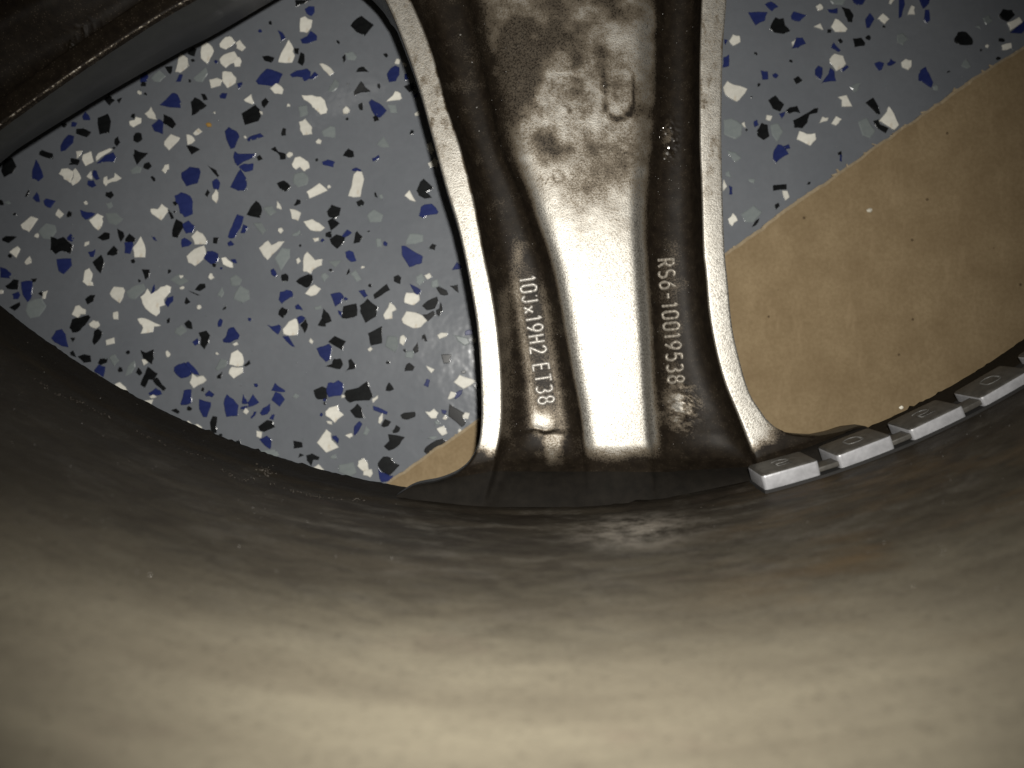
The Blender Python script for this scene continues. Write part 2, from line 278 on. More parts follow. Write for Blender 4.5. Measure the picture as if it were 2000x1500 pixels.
_px, _py, _pz = P(1240, 1020, .170)
PATCH = (math.atan2(_px - HUBX, -(_py - HUBY)), _pz)
FLAKES = """
@0 200
K 95 15 105 11 108 18 106 30 97 31 95 20
B 83 9 87 13 88 17 81 17 80 13
k 62 22 3
b 72 21 3.5
K 74 26 82 25 89 29 84 34 74 30
B 66 31 72 33 71 39 64 47 59 48 59 42
K 38 48 41 46 51 50 51 55 45 54 38 51
K 5 55 12 54 16 63 12 68 4 73 1 67
B 35 55 41 67 42 73 38 77 31 74 31 66
W 74 48 80 47 78 52 75 55
K 69 54 78 56 77 61 67 61
W 81 51 89 48 91 58 83 62 80 56
W 93 53 96 49 107 44 110 46 103 50 94 57
B 94 60 103 51 110 48 113 53 111 58 103 58
W 57 70 60 65 66 64 71 67 71 72 68 78 62 75 61 72
W 71 66 74 64 77 69 79 74 75 79 71 81 69 78 72 73
W 84 73 89 67 90 76
B 91 66 94 67 97 74 94 76 90 71
B 86 76 91 76 94 81 90 83 85 80
W 100 79 101 73 104 72 105 76 111 73 112 69 119 74 113 77 105 79 103 82
K 112 35 115 33 117 39 114 43 111 39
k 111 44.5 1.5
K 131 46 136 48 145 49 138 56 133 61 130 52
K 130 33 133 29 138 30 139 36 134 39 130 37
K 141 59 145 58 148 62 145 66 140 64
w 162 64 5
k 149 74 3
W 126 18 131 17 133 14 138 15 138 20 130 24 127 22
K 129 11 132 11 131 16 127 14
W 141 11 148 4 151 11 153 17 145 15
B 148 22 155 16 160 20 159 31 150 28
K 160 11 168 15 172 21 168 26 159 20
W 160 38 167 31 176 34 172 40 165 47 160 42
W 182 31 187 32 190 37 187 40 183 41
W 188 30 194 25 197 28 193 32 190 32
K 182 42 190 43 195 46 187 51
B 177 68 185 63 195 64 196 68 193 79 182 82 177 74
B 170 91 177 88 186 91 188 97 188 109 180 112 175 108 174 100 171 97
k 171 99 2.5
W 147 104 154 104 158 99 164 104 161 110 157 115 148 109
K 163 105 165 104 170 113 167 114
k 170 107 1.5
K 172 114 178 117 179 122 173 132 168 131 168 125
B 178 119 184 115 190 121 188 127 181 128
k 107 90 4
w 84 98 2
K 27 86 29 85 27 91 24 92
B 32 93 36 87 38 91 39 97 35 97
B 42 96 45 93 49 95 54 96 49 103 43 100
k 1 98 3
g 8 98 3
W 54 108 57 104 62 109 58 113 54 110
K 65 110 67 106 70 107 69 112 65 112
k 14 109 2
W 20 120 30 111 37 113 35 117 28 126 22 124
B 78 105 85 107 93 108 88 113 83 115 79 110
W 87 115 95 109 101 111 100 116 99 122 96 125 91 121
G 103 108 113 108 120 114 113 120 105 117
G 40 122 45 118 54 120 55 126 50 134 42 133 37 127
w 36 130 2.5
K 2 133 6 130 17 131 8 137 2 135
K 49 131 56 133 62 131 66 136 71 140 69 148 60 145 54 148 49 144
B 65 132 69 128 72 132 70 136 66 134
K 95 132 102 126 107 128 107 133 100 135
K 114 123 120 127 121 131 118 136 116 132
K 122 133 126 128 132 133 131 137 122 136
B 121 137 129 136 130 140 127 148 122 147
W 130 142 137 131 141 139 142 148 141 151 131 151
B 148 130 151 132 153 136 150 134
w 85 138 3
K 104 147 111 140 115 144 114 148 110 150 105 149
B 86 146 90 145 93 143 91 151 88 151
G 127 66 133 62 138 63 137 68 129 70
G 103 99 108 97 110 102 106 104
@0 450
W 9 21 17 15 20 18 17 24 16 27 12 24
k 9.5 25 2
W 23 31 29 25 31 32 25 33
B 55 28 69 27 70 34 62 43 57 40
K 90 31 99 24 102 31 98 42 95 39
k 130 30 2.5
K 138 38 146 38 145 45 142 48
W 81 48 83 39 87 37 90 42 89 48 91 54 85 54 80 50
W 107 62 111 55 120 56 122 59 120 66 117 71 109 65
G 123 60 130 54 140 52 142 58 132 67 126 66
B 147 62 149 56 150 52 151 58 149 63
W 137 65 142 61 144 57 147 62 150 61 157 55 163 53 167 55 166 60 160 68 161 73 156 75 155 81 152 84 145 80 139 71
B 163 66 169 64 169 69 164 75 161 71
W 134 86 138 85 145 87 158 93 150 94 149 99 137 101 140 95 136 91
K 83 67 88 63 93 63 91 69 85 72
K 70 86 78 85 86 82 88 85 83 92 78 98 71 100 68 95
W 70 82 74 74 77 73 80 76 83 77 83 82 79 82 76 85
W 87 91 91 88 96 89 98 93 93 96 88 94
K 92 98 96 96 100 99 98 105 92 112 90 108
K 68 105 74 105 71 109
B 50 105 55 98 60 96 64 101 67 114 60 113 53 109
W 103 107 111 105 112 110 104 112
W 110 80 115 79 115 87 111 87
W 42 60 46 59 44 67 41 67
K 37 62 41 59 42 65
B 20 50 31 49 31 62 30 67 27 70 22 63
K 5 54 10 51 13 48 18 48 18 58 12 58 7 57
K 30 47 36 47 35 50 31 51
B 12 62 18 60 19 63 18 67 13 67
B 0 36 5 37 11 42 10 47 0 46
K 9 75 19 70 20 73 14 79
w 1 60 2.5
G 27 70 40 66 45 74 38 84 29 86 25 78
K 137 117 143 119 150 116 150 125 148 131 140 125
W 138 126 142 126 144 129 140 132
K 75 123 82 121 88 122 89 129 82 129
K 68 119 71 117 74 124 69 122
K 95 130 98 125 105 125 104 129 98 132
B 92 136 96 131 103 133 101 143 92 138
G 125 133 131 127 132 133 128 140 122 142
k 117 136 3
k 125 119 2
w 164 121 3.5
K 180 71 182 65 186 70 182 72
w 194 75 3
K 180 91 184 87 187 90 188 97 182 95
k 164 88 2.5
G 172 96 177 92 182 98 176 103 170 100
w 177 45 2.5
G 166 48 175 42 184 50 176 54
w 178 56 2.5
K 190 58 195 52 200 52 201 56 195 59
k 136 49 1.5
k 165 40 2
K 184 59 190 61 195 64 189 62
@150 0
W 96 70 98 62 101 52 108 57 109 64 107 66 101 71
K 108 52 112 46 117 48 115 55 109 53
k 113 59 2
W 121 45 126 41 132 45 134 50 130 57 127 62 121 57
K 86 65 93 64 93 70 91 72 89 70
W 139 43 145 36 150 35 155 41 150 45 145 48 140 46
W 155 42 159 39 165 46 161 50 156 47
W 139 58 144 53 154 50 157 56 154 61 150 62 145 66 141 62
W 153 60 158 55 161 60 159 65 154 65
b 136 60 2
W 142 70 145 69 151 71 156 76 155 81 147 86 142 80
W 129 78 137 76 142 78 140 84 131 86
B 156 81 161 80 161 83 158 87
B 62 74 66 69 70 74 68 79 62 81
k 65 82 3.5
B 98 77 100 72 103 73 101 80 97 80
G 114 76 126 65 128 72 122 80 116 79
G 72 76 80 68 87 74 81 80 75 79
K 27 97 32 92 37 98 32 103
K 39 97 44 95 42 101
w 61 90 2
k 67 92 1.5
B 81 103 93 91 98 92 102 100 101 105 90 105
K 112 100 115 95 120 97 127 103 120 108 112 113
K 121 91 125 92 128 97 124 98
B 139 94 142 90 147 91 145 96 140 96
k 110 79 1.5
W 163 97 170 92 173 100 171 102 164 99
K 180 99 185 95 188 99 183 105 181 103
K 161 111 174 102 178 106 180 113 177 118 164 122
w 180 110 2
K 181 55 187 54 193 56 190 61 183 59
k 189 22 2.5
b 179 30 2.5
B 144 128 148 124 156 128 159 133 154 144 150 145 146 136
w 164 134 2
B 166 136 171 132 179 130 183 133 174 136 167 138
w 134 110 1.5
@500 0
K 38 0 54 0 47 3 39 6
B 47 9 52 6 57 6 57 12 54 16 49 13
W 43 18 48 16 55 20 54 26 50 32 43 31
B 43 39 50 35 53 30 60 35 59 39 52 42 45 42
B 21 30 25 31 29 37 25 40
W 22 58 28 45 32 39 37 47 36 50 38 54 35 61 22 61
K 37 47 42 47 41 53 38 52
K 41 58 44 51 47 53 48 60 45 64 41 61
B 0 79 10 67 18 69 26 72 22 81 16 84 2 82
B 33 73 39 69 50 67 54 70 53 76 47 79 44 75 35 75
B 54 74 57 70 61 73 56 77 52 77
W 62 62 66 62 74 67 76 71 72 74 66 68
W 14 86 20 81 27 86 26 92 18 91
K 92 25 98 18 103 15 115 24 106 35 98 31
k 80 41 2
G 86 52 94 50 99 55 96 59 89 58
K 84 55 87 53 88 58 85 61
K 98 70 100 66 106 65 110 70
K 96 93 97 87 103 79 107 85 112 89 103 90
k 120 84 2.5
k 90 82 1.2
B 128 72 132 66 136 64 140 66 140 73 137 79 130 80
w 138 60 3.5
w 145 63 2.5
B 145 72 148 71 149 77 145 79
K 144 84 153 81 156 87 150 90
B 154 93 157 90 158 94 154 95
W 127 99 134 93 136 89 141 91 143 96 140 97
G 128 102 136 102 138 110 131 110
k 127 54 2.5
W 44 93 55 93 63 95 67 98 70 107 69 110 63 112 58 107 54 102 47 97
w 32 103 2
G 41 104 49 103 51 112 43 114
W 42 119 48 116 54 124 55 131 46 132 43 127
G 64 128 72 123 77 124 77 135 66 133
w 88 108 4
K 100 102 104 100 105 107 101 107
B 110 100 113 97 121 101 128 108 121 115 116 113 113 108
K 114 114 118 112 120 117 115 119
k 89 116 1.5
K 24 131 26 125 29 126 29 132 25 133
w 61 138 3
w 158 111 3
k 152 129 2.5
G 118 141 124 133 131 143 122 144
G 70 88 77 77 81 80 80 86 74 90
@350 250
K 89 21 94 18 97 23 104 25 104 30 99 31 96 24
w 108 26 3.5
W 110 35 113 29 118 28 126 33 127 39 122 42 118 38 114 41 111 38
K 160 27 165 20 170 23 171 28 165 29
B 140 33 145 31 152 33 150 38 140 36
k 134 31 2
B 169 40 173 39 178 41 177 43 169 42
W 170 45 174 41 178 43 181 50 178 61 177 67 170 68 165 66 168 57
B 188 30 195 27 196 29 189 33
K 95 54 102 51 109 57 108 59 103 62 98 59
W 124 62 137 54 145 61 127 69
w 146 57 2
B 54 23 58 25 75 25 72 29 63 33 57 37 54 34 53 28
B 58 38 63 35 73 34 72 41 64 43
B 57 43 60 40 65 48 66 58 64 61 57 61 50 58
K 75 28 79 26 81 30 77 32
K 27 36 30 38 36 41 39 47 37 48 33 43
B 32 52 37 49 40 54 39 60 33 59
W 32 66 36 60 38 63 38 69 36 73 32 70
K 25 65 28 60 30 63 27 68
K 66 85 70 77 75 71 80 76 81 81 79 88 73 87
W 95 78 96 71 99 75 100 80
W 108 79 114 80 119 83 116 91 110 88
K 112 76 115 70 119 70 118 74 114 76
W 121 91 130 89 137 93 142 97 138 101 128 100
K 144 82 149 75 158 78 156 85 152 89 146 87
K 145 91 150 88 157 93 153 97 148 100
k 146 104 3.5
B 158 106 164 99 169 102 162 107
K 147 109 153 104 162 107 159 114 154 118 148 113
K 172 103 174 101 179 106 176 112 170 113
k 185 101 1.5
k 177 73 4
W 97 98 100 97 102 100 99 104 96 101
B 47 106 51 96 56 84 63 86 60 97 54 107 50 108
B 60 103 63 94 67 96 64 103
B 47 112 50 110 54 113 52 115 48 115
K 33 107 38 107 37 113 33 113
B 2 109 5 107 13 112 9 115 2 117
W 12 106 17 100 23 103 27 110 26 113 15 114
B 24 127 27 120 33 120 38 123 37 131 31 133
W 7 125 15 118 24 115 26 121 24 128 15 135 9 131
k 34 134 2
W 41 127 45 126 52 132 53 136 50 137 43 133
B 50 128 55 128 56 132 53 132
b 41 137 1.5
W 78 117 83 112 87 110 90 114 97 111 103 110 98 117 91 124 86 129 82 125
G 93 127 100 117 108 118 108 126 99 140
W 121 130 122 124 125 121 133 129 140 128 139 134 131 138 128 142 121 140
W 114 128 117 126 119 130 116 133
B 89 139 92 137 96 143 95 146 90 143
k 103 146 4
K 114 150 119 145 126 143 130 144 130 149 127 155 124 156 119 153
k 118 115 1.5
W 130 108 136 107 136 110 132 111
b 140 110 2
B 162 121 166 119 170 121 173 130 168 131 163 126
G 145 130 159 129 152 136
G 183 85 190 79 199 85 197 92 186 92
G 112 45 120 42 126 47 125 55 116 58 111 53
G 82 78 90 76 95 82 88 86
G 72 93 80 92 85 100 81 104
K 163 143 166 137 167 141 164 144
k 148 139 1.5
w 179 136 2
G 167 142 172 138 178 148 173 150
G 138 145 142 141 147 145 141 150
G 110 104 118 99 118 104 111 106
@600 250
K 107 61 110 53 114 50 123 58 120 61 116 62 122 68 115 69 109 66
W 95 66 100 60 103 67 106 72 100 70
W 117 16 121 14 124 22 121 26 118 22
W 118 35 124 29 128 32 127 38 120 38
B 111 77 114 75 122 74 128 82 127 84 117 86 113 88 109 86
B 92 115 96 115 106 122 113 125 112 132 107 133 100 136 92 124
K 119 115 122 113 126 114 125 119 119 118
B 141 139 146 131 151 136 149 138
G 96 111 100 103 113 104 113 111 105 113 97 114
G 67 108 72 108 73 117 68 116
b 76 113 3
K 65 64 67 63 69 68 66 67
K 85 145 89 143 92 146 91 153 85 150
W 114 144 119 142 122 145 118 148
G 106 145 111 141 115 148 110 154 106 151
k 102 4 2.5
G 122 149 127 147 128 155 121 156
g 72 67 3
@350 500
K 97 53 101 50 106 52 104 57 101 61 97 57
B 97 43 99 35 105 33 110 34 111 40 106 42 100 47
W 123 37 128 30 132 28 138 32 134 38 128 39
B 113 49 116 47 121 53 114 52
B 115 60 120 58 123 60 121 64 117 67
W 101 72 107 64 113 61 115 62 117 71 115 77 108 78 102 76
K 118 67 124 61 126 68 123 75 120 71
B 86 67 90 69 98 67 100 70 97 77 91 72
B 101 78 106 78 110 84 113 89 109 88
K 139 59 141 51 146 56 149 64 143 66 141 64
K 135 68 139 61 143 66 143 69
B 148 37 157 35 161 40 158 45 152 49
b 163 42 2
B 155 53 159 54 159 60 156 56
K 160 49 173 46 174.5 53 174 58 166 61 159 61 159 56
K 176.5 48 184 42 194 50 193 54 192 59 182 65 178 58 176.5 54
B 175 34 181 33 184 39 181 41
K 145 84 152 78 163 83 159 92
B 134 90 141 88 146 86 149 89 147 101 144 104 137 97
K 143 108 149 105 151 100 157 100 160 106 157 111 150 109
K 162 113 166 108 165 102 168 100 172 106 172 110 167 111
K 131 131 140 127 144 129 144 140 135 140 132 135
B 143 132 145 124 151 124 155 121 160 124 160 132 158 136 146 138
K 161 134 163 131 175 128 184 122 189 137 186 141 176 141 167 143 162 139
W 188 140 194 136 194 139 189 144
w 160 137 2
b 142 140 2
k 142 144 1.5
K 184 76 198 68 198 85 187 88 186 82
w 186 91 2.5
w 129 83 2.5
K 42 53 43 50 46 49 45 52
B 37 66 40 61 43 63 41 69 38 69
b 69 62 2
B 42 82 46 78 48 71 53 69 59 77 58 81 50 85 43 84
W 52 86 56 84 58 86 54 88
B 13 84 18 80 19 86 15 88
K 19 75 26 73 30 77 28 85 25 91 21 87 21 80
W 49 102 51 95 57 92 61 95 63 104 62 108 56 108 49 106
W 48 115 51 108 62 109 62 114 53 120
K 63 107 69 102 70 105 65 108
K 37 117 40 115 42 113 41 120 37 119
B 0 105 5 104 8 108 12 111 12 115 8 118 2 120 -4 115 -5 109
B 6 105 9 103 15 109 20 116 15 116 10 111
W 10 123 13 115 17 118 23 117 27 121 23 124 14 129
G 49 22 55 18 61 23 58 29 51 29
G 54 37 59 29 68 33 69 42 62 46 53 42
G 36 38 42 30 44 36 41 41
G 35 110 40 100 47 102 46 108 37 112
w 31 20 3
w 37 95 1.5
b 75 126 2.5
B 90 131 93 124 100 129 103 131 103 133 93 132
B 90 140 94 133 99 134 103 140 98 147
G 132 50 138 48 139 52 133 53
g 114 137 3
@600 500
K 65 38 73 31 78 27 81 33 73 38 66 42
K 84 24 87 18 91 18 92 28 86 28
k 61 29 2
W 74 58 79 50 81 45 85 48 87 52 83 55 83 61 76 62
W 95 40 97 36 104 36 109 38 110 43 104 48 99 47 95 45
B 100 27 108 31 112 34 108 39 104 35
K 112 57 117 57 123 53 125 57 118 64
W 92 62 97 54 106 55 112 58 117 63 110 70 104 71 94 66
K 112 49 118 43 127 40 128 44 125 51 117 53
K 126 53 129 51 130 45 132 49 132 53 129 59 126 57
K 126 31 129 30 137 34 138 38 130 38
K 139 29 147 28 148 36 145 34
B 154 73 162 72 162 77 154 77
W 127 78 131 75 137 75 136 78 129 81
W 161 81 165 80 165 85 162 85
G 142 77 150 78 157 80 159 85 154 88 147 83
W 91 78 94 77 97 80 94 87 90 85
G 78 78 88 79 89 88 86 94 76 88
K 112 78 115 76 117 83 115 83 114 80 112 82
K 103 91 108 84 109 93 105 96
G 97 93 104 93 103 100 95 99
k 95 92 2
w 60 91 2.5
K 131 96 141 96 139 104 133 105
K 95 113 97 106 100 104 105 108 103 112 98 112
W 116 107 125 111 121 114
k 79 104 2
K 150 113 154 111 155 114 152 115
W 143 123 149 116 157 119 165 122 160 126 153 130 146 126
K 162 126 168 123 169 129 164 130
B 114 126 117 120 120 121 118 128
K 77 128 80 123 85 130 81 132 77 131
B 144 139 146 133 152 130 151 135 145 140
W 137 140 140 132 144 133 146 137 142 139
@200 650
K 37 48 42 39 44 33 49 36 54 40 50 46 45 46 41 54 37 51
B 45 59 52 54 57 56 58 60 52 61 46 61
K 49 47 53 43 58 50 62 54 60 57 56 54 52 51
W 46 62 50 60 53 63 48 64
K 33 39 35 33 39 40 36 42
W 12 50 17 48 22 53 25 58 18 58
W 41 66 50 65 47 71 42 70
W 81 87 84 86 89 90 93 89 97 92 97 97 90 95 84 92
K 106 98 105 88 108 81 112 82 111 91 111 98
B 76 70 80 56 87 55 87 65 87 69 78 71
B 94 65 106 68 105 74 102 82 98 82 94 74
B 100 60 104 56 109 60 107 63 101 62
B 118 69 121 60 128 65 133 71 132 81 121 82 120 76
B 136 68 137 60 141 66 142 69 137 70
B 135 72 142 71 140 75 135 75
B 142 68 147 60 153 68 151 70 143 73
W 137 77 140 73 143 77 140 80
B 145 82 148 77 151 77 149 81 146 84
B 154 78 157 74 164 69 164 76 161 79 156 81
B 163 84 166 79 168 80 167 85
K 152 91 161 85 166 86 168 92 164 94 158 97 154 95
W 151 95 156 97 155 103 151 101
B 153 104 160 101 164 103 165 108 164 114 158 110
K 187 105 195 107 195 112 187 113
K 191 122 193 117 197 120 193 121
K 127 106 134 105 135 111 130 110
k 85 74 2.5
K 67 76 72 74 75 77 74 79 70 77
k 98 55 2
k 115.5 100 1.5
G 150 116 168 114 173 120 165 123
G 6 24 12 21 16 27 11 33
@560 680
W 38 62 42 58 50 56 51 61 56 65 50 70 47 73 42 68 38 66
W 39 71 44 72 44 75 40 74
b 34 65 2
K 62 61 69 54 73 59 75 68 67 68
B 84 56 90 58 98 62 98 65 91 63 85 60
W 90 68 94 62 94 70 91 74 89 73
K 92 76 96 69 102 72 99 76 95 77
B 65 83 66 77 71 71 74 74 70 81 66 86
W 57 85 64 83 64 86 61 88
G 74 84 77 76 81 80 78 85
W 30 92 35 84 39 79 43 83 44 89 51 97 39 102
B 44 86 48 85 51 89 50 93 45 88
K 19 105 25 103 32 106 31 109 26 109 24 115 20 110
W 25 117 31 113 37 119 30 120
G 51 114 65 111 68 122 62 126 50 121
W 69 115 70 110 75 107 79 112 80 119 74 120
W 75 120 83 118 84 122 82 126 75 124
B 89 117 92 121 101 124 104 125 102 129 92 131 90 123
K 89 112 94 106 102 107 105 112 110 114 105 121 101 124 94 121 90 117
K 111 65 115 63 125 62 126 67 118 70 112 69
K 103 81 107 75 111 78 110 82 104 83
K 99 84 115 87 110 94 104 99 100 100 94 96 100 91
W 135 62 140 62 144 59 148 63 146 68 141 69
B 151 60 157 61 155 65 152 64
W 152 69 155 65 157 68 155 70
K 159 54 164 58 173 63 172 68 175 72 171 77 158 66
W 171 66 175 62 179 64 177 69 172 69
W 146 79 153 76 157 83 152 86 149 83
w 169 81 2.5
K 134 101 136 96 146 90 152 88 156 91 148 97 138 104
K 186 64 190 61 190 67 187 66
G 138 87 148 86 143 90
G 144 72 147 70 150 74 145 75
G 42 106 48 103 49 108 43 108
@1400 0
B 47 4 53 1 60 6 54 11 50 8
B 31 12 49 12 47 20 38 25
K 53 24 57 17 61 19 65 18 67 25 72 30 66 33 57 32 52 28
B 72 16 75 11 81 13 88 15 81 21 73 19
w 101 7 3.5
B 108 9 118 8 118 13 110 12
K 122 7 130 9 134 15 132 22 128 21 126 15
B 145 19 149 13 154 19 149 27 146 27
W 157 18 162 13 168 19 164 24 161 21
k 110 30 2.5
W 112 26 116 18 121 21 128 28 126 31 116 31
W 95 26 101 23 104 29
W 12 40 16 34 22 35 23 41 16 45
B 7 38 11 40 8 44
B 73 47 78 37 84 37 87 43 79 47
W 73 42 77 38 76 42 74 45
B 111 46 114 42 121 49 119 51
k 121 40 2.5
K 133 38 141 37 145 42 144 45 135 46
k 148 37 2.8
B 121 68 127 64 129 66 124 70
B 102 81 109 72 111 66 115 70 116 79 107 80
W 110 58 115 52 123 55 126 62 121 67 117 69 112 63
B 96 68 99 64 103 66 103 72 101 78 96 73
B 43 69 50 70 50 77 45 78
b 57 74 3
K 75 77 79 74 84 79 78 82
k 38 52 2
k 72 60 2
k 41 83 2
k 34 95 1
B 6 56 12 53 12 65 6 66
W 6 85 10 79 16 83 30 87 24 95 20 99 14 97 8 92
K 50 98 57 93 61 98 66 102 62 109 55 106
K 67 108 71 105 78 104 81 110 76 109 71 111
B 61 111 67 109 66 113 63 116
w 51 115 3
K 75 118 85 112 95 106 99 106 98 110 91 112 88 120 83 125 76 125
W 100 120 103 114 109 115 108 118
W 112 121 117 113 122 117 118 121 116 123
W 118 95 127 93 130 100 132 104 122 104 122 98
G 130 85 136 81 140 81 138 88 134 91
K 145 100 153 95 157 103 160 111 157 112
K 153 118 158 116 159 121 168 125 165 130 157 125
W 158 118 166 109 168 104 173 111 178 122 173 127 164 121
G 138 118 146 115 155 128 150 135 142 132
W 78 136 81 128 88 131 96 130 97 136 91 142 84 139
G 52 122 60 120 65 128 59 139 54 131
K 39 128 44 120 49 122 51 133 46 137 40 133
B 36 119 39 117 41 122 37 124
W 24 121 27 119 28 125
G 7 117 14 115 25 122 24 132 18 136 7 131
B 55 147 60 141 65 143 70 150 66 152 58 159 55 155
B 65 143 71 141 72 145 68 146
k 29 127 1.2
B 154 62 158 60 163 62 161 69 158 69
B 166 62 170 58 175 61 173 63 167 64
W 180 61 184 58 190 59 190 65 187 68 181 66
G 176 34 182 32 187 38 182 44 176 42
B 178 -2 182 -2 184 5 180 16 178 18
W 187 12 190 5 193 7 193 14 186 14
W 170 -2 175 -2 170 4 168 3
B 132 -2 146 -2 143 4 138 5 134 3
G 110 -2 127 -2 124 5 113 4
k 163 26 1.2
@1600 0
B 97 -2 108 -2 107 4 102 9
B 103 10 107 10 108 20 105 23 102 19
K 132 38 136 31 143 31 150 38 150 44 138 44 132 41
K 176 15 180 9 188 10 191 15 184 21 178 18
B 186 32 200 20 204 26 198 33
W 184 22 195 17 198 22 187 30
w 164 45 2.3
k 178 39 3
W 178 44 187 42 188 47 179 49
B 97 73 99 68 104 65 107 72 111 81 109 86 102 81 97 78
g 114 86 3.5
k 126 70 1.5
G 138 64 143 57 149 65 145 67
G 160 18 165 14 170 20 163 24
G 152 26 156 24 158 28
k 175 57 2
k 158 49 1.2
@1400 220
K 55 71 68 70 68 75 55 76
W 64 76 69 76 71 83 67 86
k 59 91 3.5
k 90 69 1.8
B 120 40 122 42 122 48 120 47
K 118 39 121 37 122 41 119 42
W 6 65 10 72 6 77
B 12 72 15 73 15 80 12 80
W 11 104 16 98 20 105 15 111 12 108
K 34 112 38 105 42 103 38 110
G 24 99 36 91 44 97 36 107 28 107
G 10 37 18 39 24 44 18 49 14 43
G 8 58 12 56 14 63 9 62
G 31 64 38 65 36 69 31 67
"""
M_FLOOR = mat_floor()
M_FL = {'W': mat_flake("white_flake", (.82, .80, .72), (.72, .70, .625), (.50, .36, .19)),
        'K': mat_flake("black_flake", (.006, .0065, .007), (.011, .012, .0125), rough=.5),
        'B': mat_flake("blue_flake", (.017, .025, .105), (.024, .034, .132)),
        'G': mat_flake("clear_grey_flake", (.198, .222, .225), (.225, .250, .248))}
M_CLEAR = mat_flake('clear_epoxy_bead', (.16, .18, .19), (.2, .21, .22), rough=.3, coat=1.0)
M_CLEAR.node_tree.nodes['Principled BSDF'].inputs['Coat Roughness'].default_value = .12
M_CARD = mat_card()
M_TORN = mat_plain("torn_paper_fibre", (.42, .33, .21), .9, nscale=900)
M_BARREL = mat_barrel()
M_CAST = mat_cast()
M_FLANGE = mat_cast("flange_silver_paint", .4)
M_DIM_GRIME = mat_cast('dimmed_grimy_spoke_paint', .75, extra=.8)  # dirt raised on these spokes to put the flash falloff into the colour
M_LETTER = mat_plain("lettering_paint", (.62, .59, .54), .42, .35, 1500, .45, .4)
M_LETTER2 = mat_plain('grimy_lettering_paint', (.40, .36, .30), .42, .25, 1300, .7, .4)
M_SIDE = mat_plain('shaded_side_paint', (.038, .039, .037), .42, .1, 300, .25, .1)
M_WEIGHT = mat_plain("grey_zinc_coating", (.40, .40, .415), .36, .15, 500, .30, .3)
M_WDARK = mat_plain("shaded_grimy_zinc", (.085, .079, .069), .5, .1, 420, .5, .5)  # darker zinc: grime plus grazing-light shade put into the colour
M_MARK = mat_plain("worn_marking", (.17, .165, .155), .5, .2)
M_TAPE = mat_plain("black_foam_tape", (.012, .011, .010), .8)
M_FOOT = mat_plain('darkened_foot_dust', (.0105, .0088, .0068), .8, 0, 350, .45, .35)  # brake dust at the foot, colour darkened to match the barrel's grazing-light shade
M_FOOT.node_tree.nodes['Principled BSDF'].inputs['Specular IOR Level'].default_value = .1
M_GRIT = mat_plain("brake_dust_grit", (.045, .036, .026), .7, 0, 900, .6, .6)
M_CRUMB = mat_plain("white_crumb", (.78, .74, .62), .7)
M_OCHRE = mat_plain("ochre_crumb", (.42, .24, .05), .7)
M_BEAD = mat_plain("sparkle_grit", (.55, .53, .50), .15, .6)

# ------------------------------------------------------------------ floor
def sheet(size, n):
    vs = []; fs = []
    for j in range(n + 1):
        for i in range(n + 1):
            vs.append(((i / n - .5) * size, (j / n - .5) * size, 0))
    for j in range(n):
        for i in range(n):
            a = j * (n + 1) + i
            fs.append((a, a + 1, a + n + 2, a + n + 1))
    return mesh_from("floor", vs, fs)
floor = link("floor", sheet(1.6, 8), M_FLOOR)
floor['kind'] = 'structure'

# ------------------------------------------------------------------ wheel barrel profile
# (depth under the lens, radius) down the inner face of the barrel
BP_D = [-.030, .0, .03, .06, .085, .11, .135, .16, .178, .187, .1895, .1905, .196, .2005, .2035, .205]
BP_R = [.2340, .2305, .2275, .2235, .2196, .2162, .2135, .2114, .2104, .2098, .2096, .2091, .2087, .2082, .2079, .2078]
def rB(d): return float(np.interp(d, BP_D, BP_R))
def arc_py(px, r, d):
    X = (px - 1000) / F * d - HUBX
    return 750 - F / d * (HUBY - math.sqrt(max(r * r - X * X, 1e-9)))

wheel = empty("alloy_wheel", (HUBX, HUBY, 0.0), "dirty silver alloy wheel lying face down on cardboard, seen from inside its barrel", "wheel")
HB = Vector((HUBX, HUBY, 0))

def build_barrel():
    d_in = list(np.concatenate([np.linspace(-.03, .18, 40), np.linspace(.182, .205, 24)]))
    r_in = [float(np.interp(d, BP_D, BP_R)) for d in d_in]
    prof = list(zip(d_in, r_in))
    prof += [(.2062, RA + .0004), (.2075, RA + .0016), (.214, RA + .006), (.226, RA + .015), (.240, .2375), (.2515, .2440),
             (.2520, .2475), (.2480, .2500), (.236, .2490), (.226, .2420), (.214, .2360), (.20, .2230), (.175, .2170),
             (.11, .2240), (.05, .2320), (.01, .2400), (-.02, .2480), (-.030, .2470)]
    # uneven angular steps: fine where the photo looks
    a = np.concatenate([np.linspace(-math.pi * .28, math.pi * .28, 420, endpoint=False),
                        np.linspace(math.pi * .28, 2 * math.pi - math.pi * .28, 160, endpoint=False)])
    vs = []; fs = []; n = len(prof); m = len(a)
    for k, t in enumerate(a):
        for j, (d, r) in enumerate(prof):
            e = 0
            if .196 < d < .2062 :
                w_ = smooth(.198, .2045, d) * (1 - smooth(.2055, .207, d))
                e = float((fbm(t * 260, d * 900, 3) - .5) * .0011 * w_) + float(max(0, fbm(t * 420 + 40, 3.3, 2) - .66)) * .004 * float(w_)
            if .184 < d < .196:
                e -= float(max(0, fbm(t * 90, d * 700, 3) - .55) * .0012)
            rr = r - abs(e) * .8
            vs.append((rr * math.sin(t), -rr * math.cos(t), H - d))
    for k in range(m):
        k2 = (k + 1) % m
        for j in range(n):
            j2 = (j + 1) % n
            fs.append((k * n + j, k * n + j2, k2 * n + j2, k2 * n + j))
    me = mesh_from("barrel", vs, fs)
    bm = bmesh.new(); bm.from_mesh(me); bmesh.ops.recalc_face_normals(bm, faces=bm.faces); bm.to_mesh(me); bm.free()
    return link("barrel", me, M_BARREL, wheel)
barrel = build_barrel()

